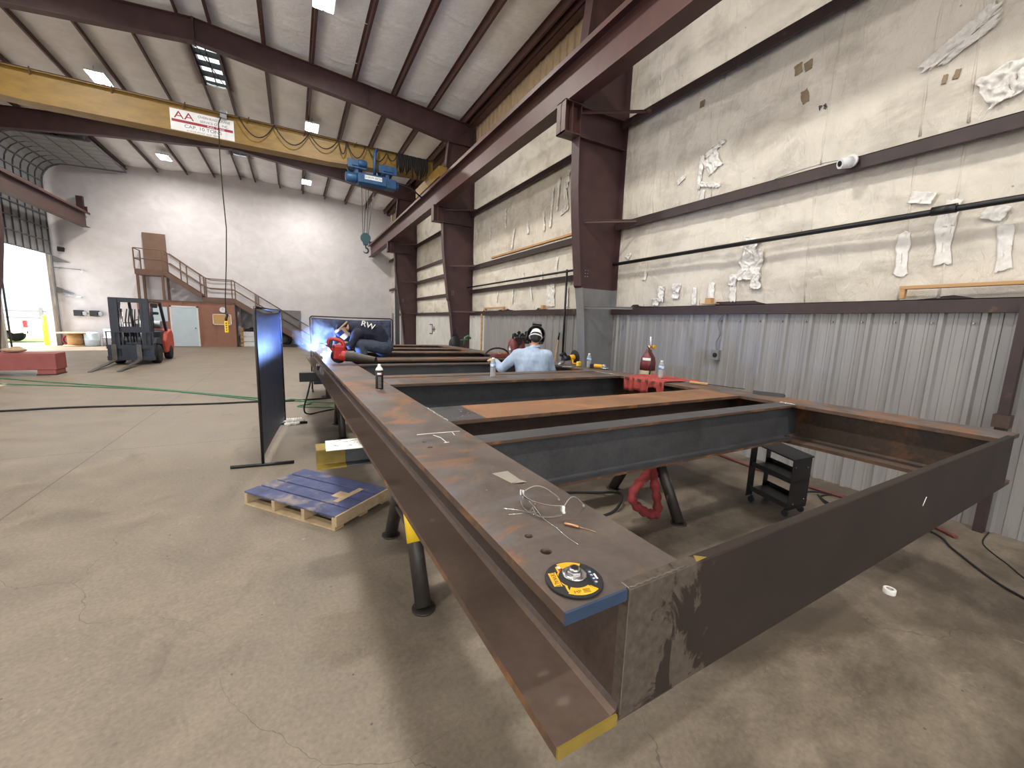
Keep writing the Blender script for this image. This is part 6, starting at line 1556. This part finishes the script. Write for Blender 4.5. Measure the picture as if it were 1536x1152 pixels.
pl_ = bpy.data.lights.new('arc_light', 'POINT'); pl_.energy = 150; pl_.color = (.24, .42, 1.0); pl_.shadow_soft_size = .03
po = bpy.data.objects.new('arc_light', pl_); COL.objects.link(po); po.location = arc_p + V((.0, -.03, .0))
m_ = bpy.data.materials.new('weld_smoke'); m_.use_nodes = True; nt = m_.node_tree; nt.nodes.remove(nt.nodes['Principled BSDF'])
vs_ = nt.nodes.new('ShaderNodeVolumeScatter'); vs_.inputs['Color'].default_value = (.82, .88, 1, 1)
tc = nt.nodes.new('ShaderNodeTexCoord'); nn_ = nt.nodes.new('ShaderNodeTexNoise'); nn_.inputs['Scale'].default_value = 4.5; nn_.inputs['Detail'].default_value = 4; nn_.inputs['Distortion'].default_value = .8
nt.links.new(tc.outputs['Object'], nn_.inputs['Vector'])
ln = nt.nodes.new('ShaderNodeVectorMath'); ln.operation = 'LENGTH'; nt.links.new(tc.outputs['Object'], ln.inputs[0])
den = mth(nt, 'MULTIPLY', mth(nt, 'MAXIMUM', mth(nt, 'SUBTRACT', nn_.outputs['Fac'], mth(nt, 'ADD', mth(nt, 'MULTIPLY', ln.outputs['Value'], .42), .36)), 0), 9)
nt.links.new(den, vs_.inputs['Density']); nt.links.new(vs_.outputs['Volume'], nt.nodes['Material Output'].inputs['Volume'])
bm_ = bmesh.new(); bmesh.ops.create_icosphere(bm_, subdivisions=3, radius=1); me_ = bpy.data.meshes.new('weld_smoke')
for v_ in bm_.verts: v_.co = V((v_.co.x * .36, v_.co.y * .34, v_.co.z * .36))
bm_.to_mesh(me_); bm_.free(); me_.materials.append(m_); o = bpy.data.objects.new('weld_smoke', me_); COL.objects.link(o); o.location = arc_p + V((-.14, .2, .27)); tag(o, 'blue lit welding smoke drifting up before the far screen', 'smoke', kind='stuff')
# ------------------------------------------------------------------ a thing that turned out to be one mesh needs no Empty
for e in [o for o in COL.objects if o.type == 'EMPTY' and o.get('category')]:
    ch = list(e.children)
    if len(ch) == 1 and not ch[0].children:
        c = ch[0]; nm = e.name; mw = e.matrix_basis.copy()
        c.parent = None; c.matrix_basis = mw
        for k in ('label', 'category', 'group'):
            if e.get(k) and not (k == 'label' and False): c[k] = e[k]
        bpy.data.objects.remove(e); c.name = nm
# ------------------------------------------------------------------ camera, light, colour
cd = bpy.data.cameras.new('camera'); cam = bpy.data.objects.new('camera', cd); COL.objects.link(cam)
yaw, pit, rol = 0.497356, 0.147894, -0.035712
f = V((math.sin(yaw) * math.cos(pit), math.cos(yaw) * math.cos(pit), -math.sin(pit)))
rt = V((math.cos(yaw), -math.sin(yaw), 0)); dn = f.cross(rt)
c, s = math.cos(rol), math.sin(rol)
right = rt * c + dn * s; down = rt * -s + dn * c
M = frame3(right, -down, -f).to_4x4(); M.translation = V((0, 0, 1.85))
cam.matrix_world = M
cd.sensor_fit = 'HORIZONTAL'; cd.sensor_width = 36.0; cd.lens = 602.746 / 1536 * 36; cd.clip_start = .05; cd.clip_end = 400
scene.camera = cam

LIGHTS = [(x, y) for y in (-10.6, -3.3, 4.0, 11.35, 18.6, 25.9) for x in (.9, -5.12)]
def area(loc, sx, sy, e, col, rot=(0, 0, 0), spread=PI):
    l = bpy.data.lights.new('high_bay_light', 'AREA'); l.shape = 'RECTANGLE'; l.size = sx; l.size_y = sy; l.energy = e; l.color = col; l.spread = spread
    o = bpy.data.objects.new('high_bay_light', l); COL.objects.link(o); o.location = loc; o.rotation_euler = rot; return o
for x, y in LIGHTS:
    area((x, y, ceil_z(x) - .42), 0.75, .32, 300 if y < 20 else 240, (1.0, .95, .88))
sun = bpy.data.lights.new('sun', 'SUN'); sun.energy = 11; sun.angle = .01; sun.color = (1, .97, .92)
so_ = bpy.data.objects.new('sun', sun); COL.objects.link(so_); so_.rotation_euler = (math.radians(8), math.radians(-36), 0)
w = bpy.data.worlds.new('World'); scene.world = w; w.use_nodes = True
nt = w.node_tree; bg = nt.nodes['Background']; bg.inputs['Color'].default_value = (.93, .96, 1, 1); bg.inputs['Strength'].default_value = 3.2
scene.view_settings.view_transform = 'Standard'; scene.view_settings.look = 'None'
scene.view_settings.gamma = 1; scene.view_settings.use_curve_mapping = False
scene.view_settings.exposure = 0.16
cy = scene.cycles
cy.use_denoising = True
try: cy.denoiser = 'OPENIMAGEDENOISE'
except Exception: pass
cy.max_bounces = 8; cy.diffuse_bounces = 5; cy.glossy_bounces = 4; cy.transmission_bounces = 8; cy.transparent_max_bounces = 12; cy.volume_bounces = 0
cy.caustics_reflective = False; cy.caustics_refractive = False; cy.sample_clamp_indirect = 8
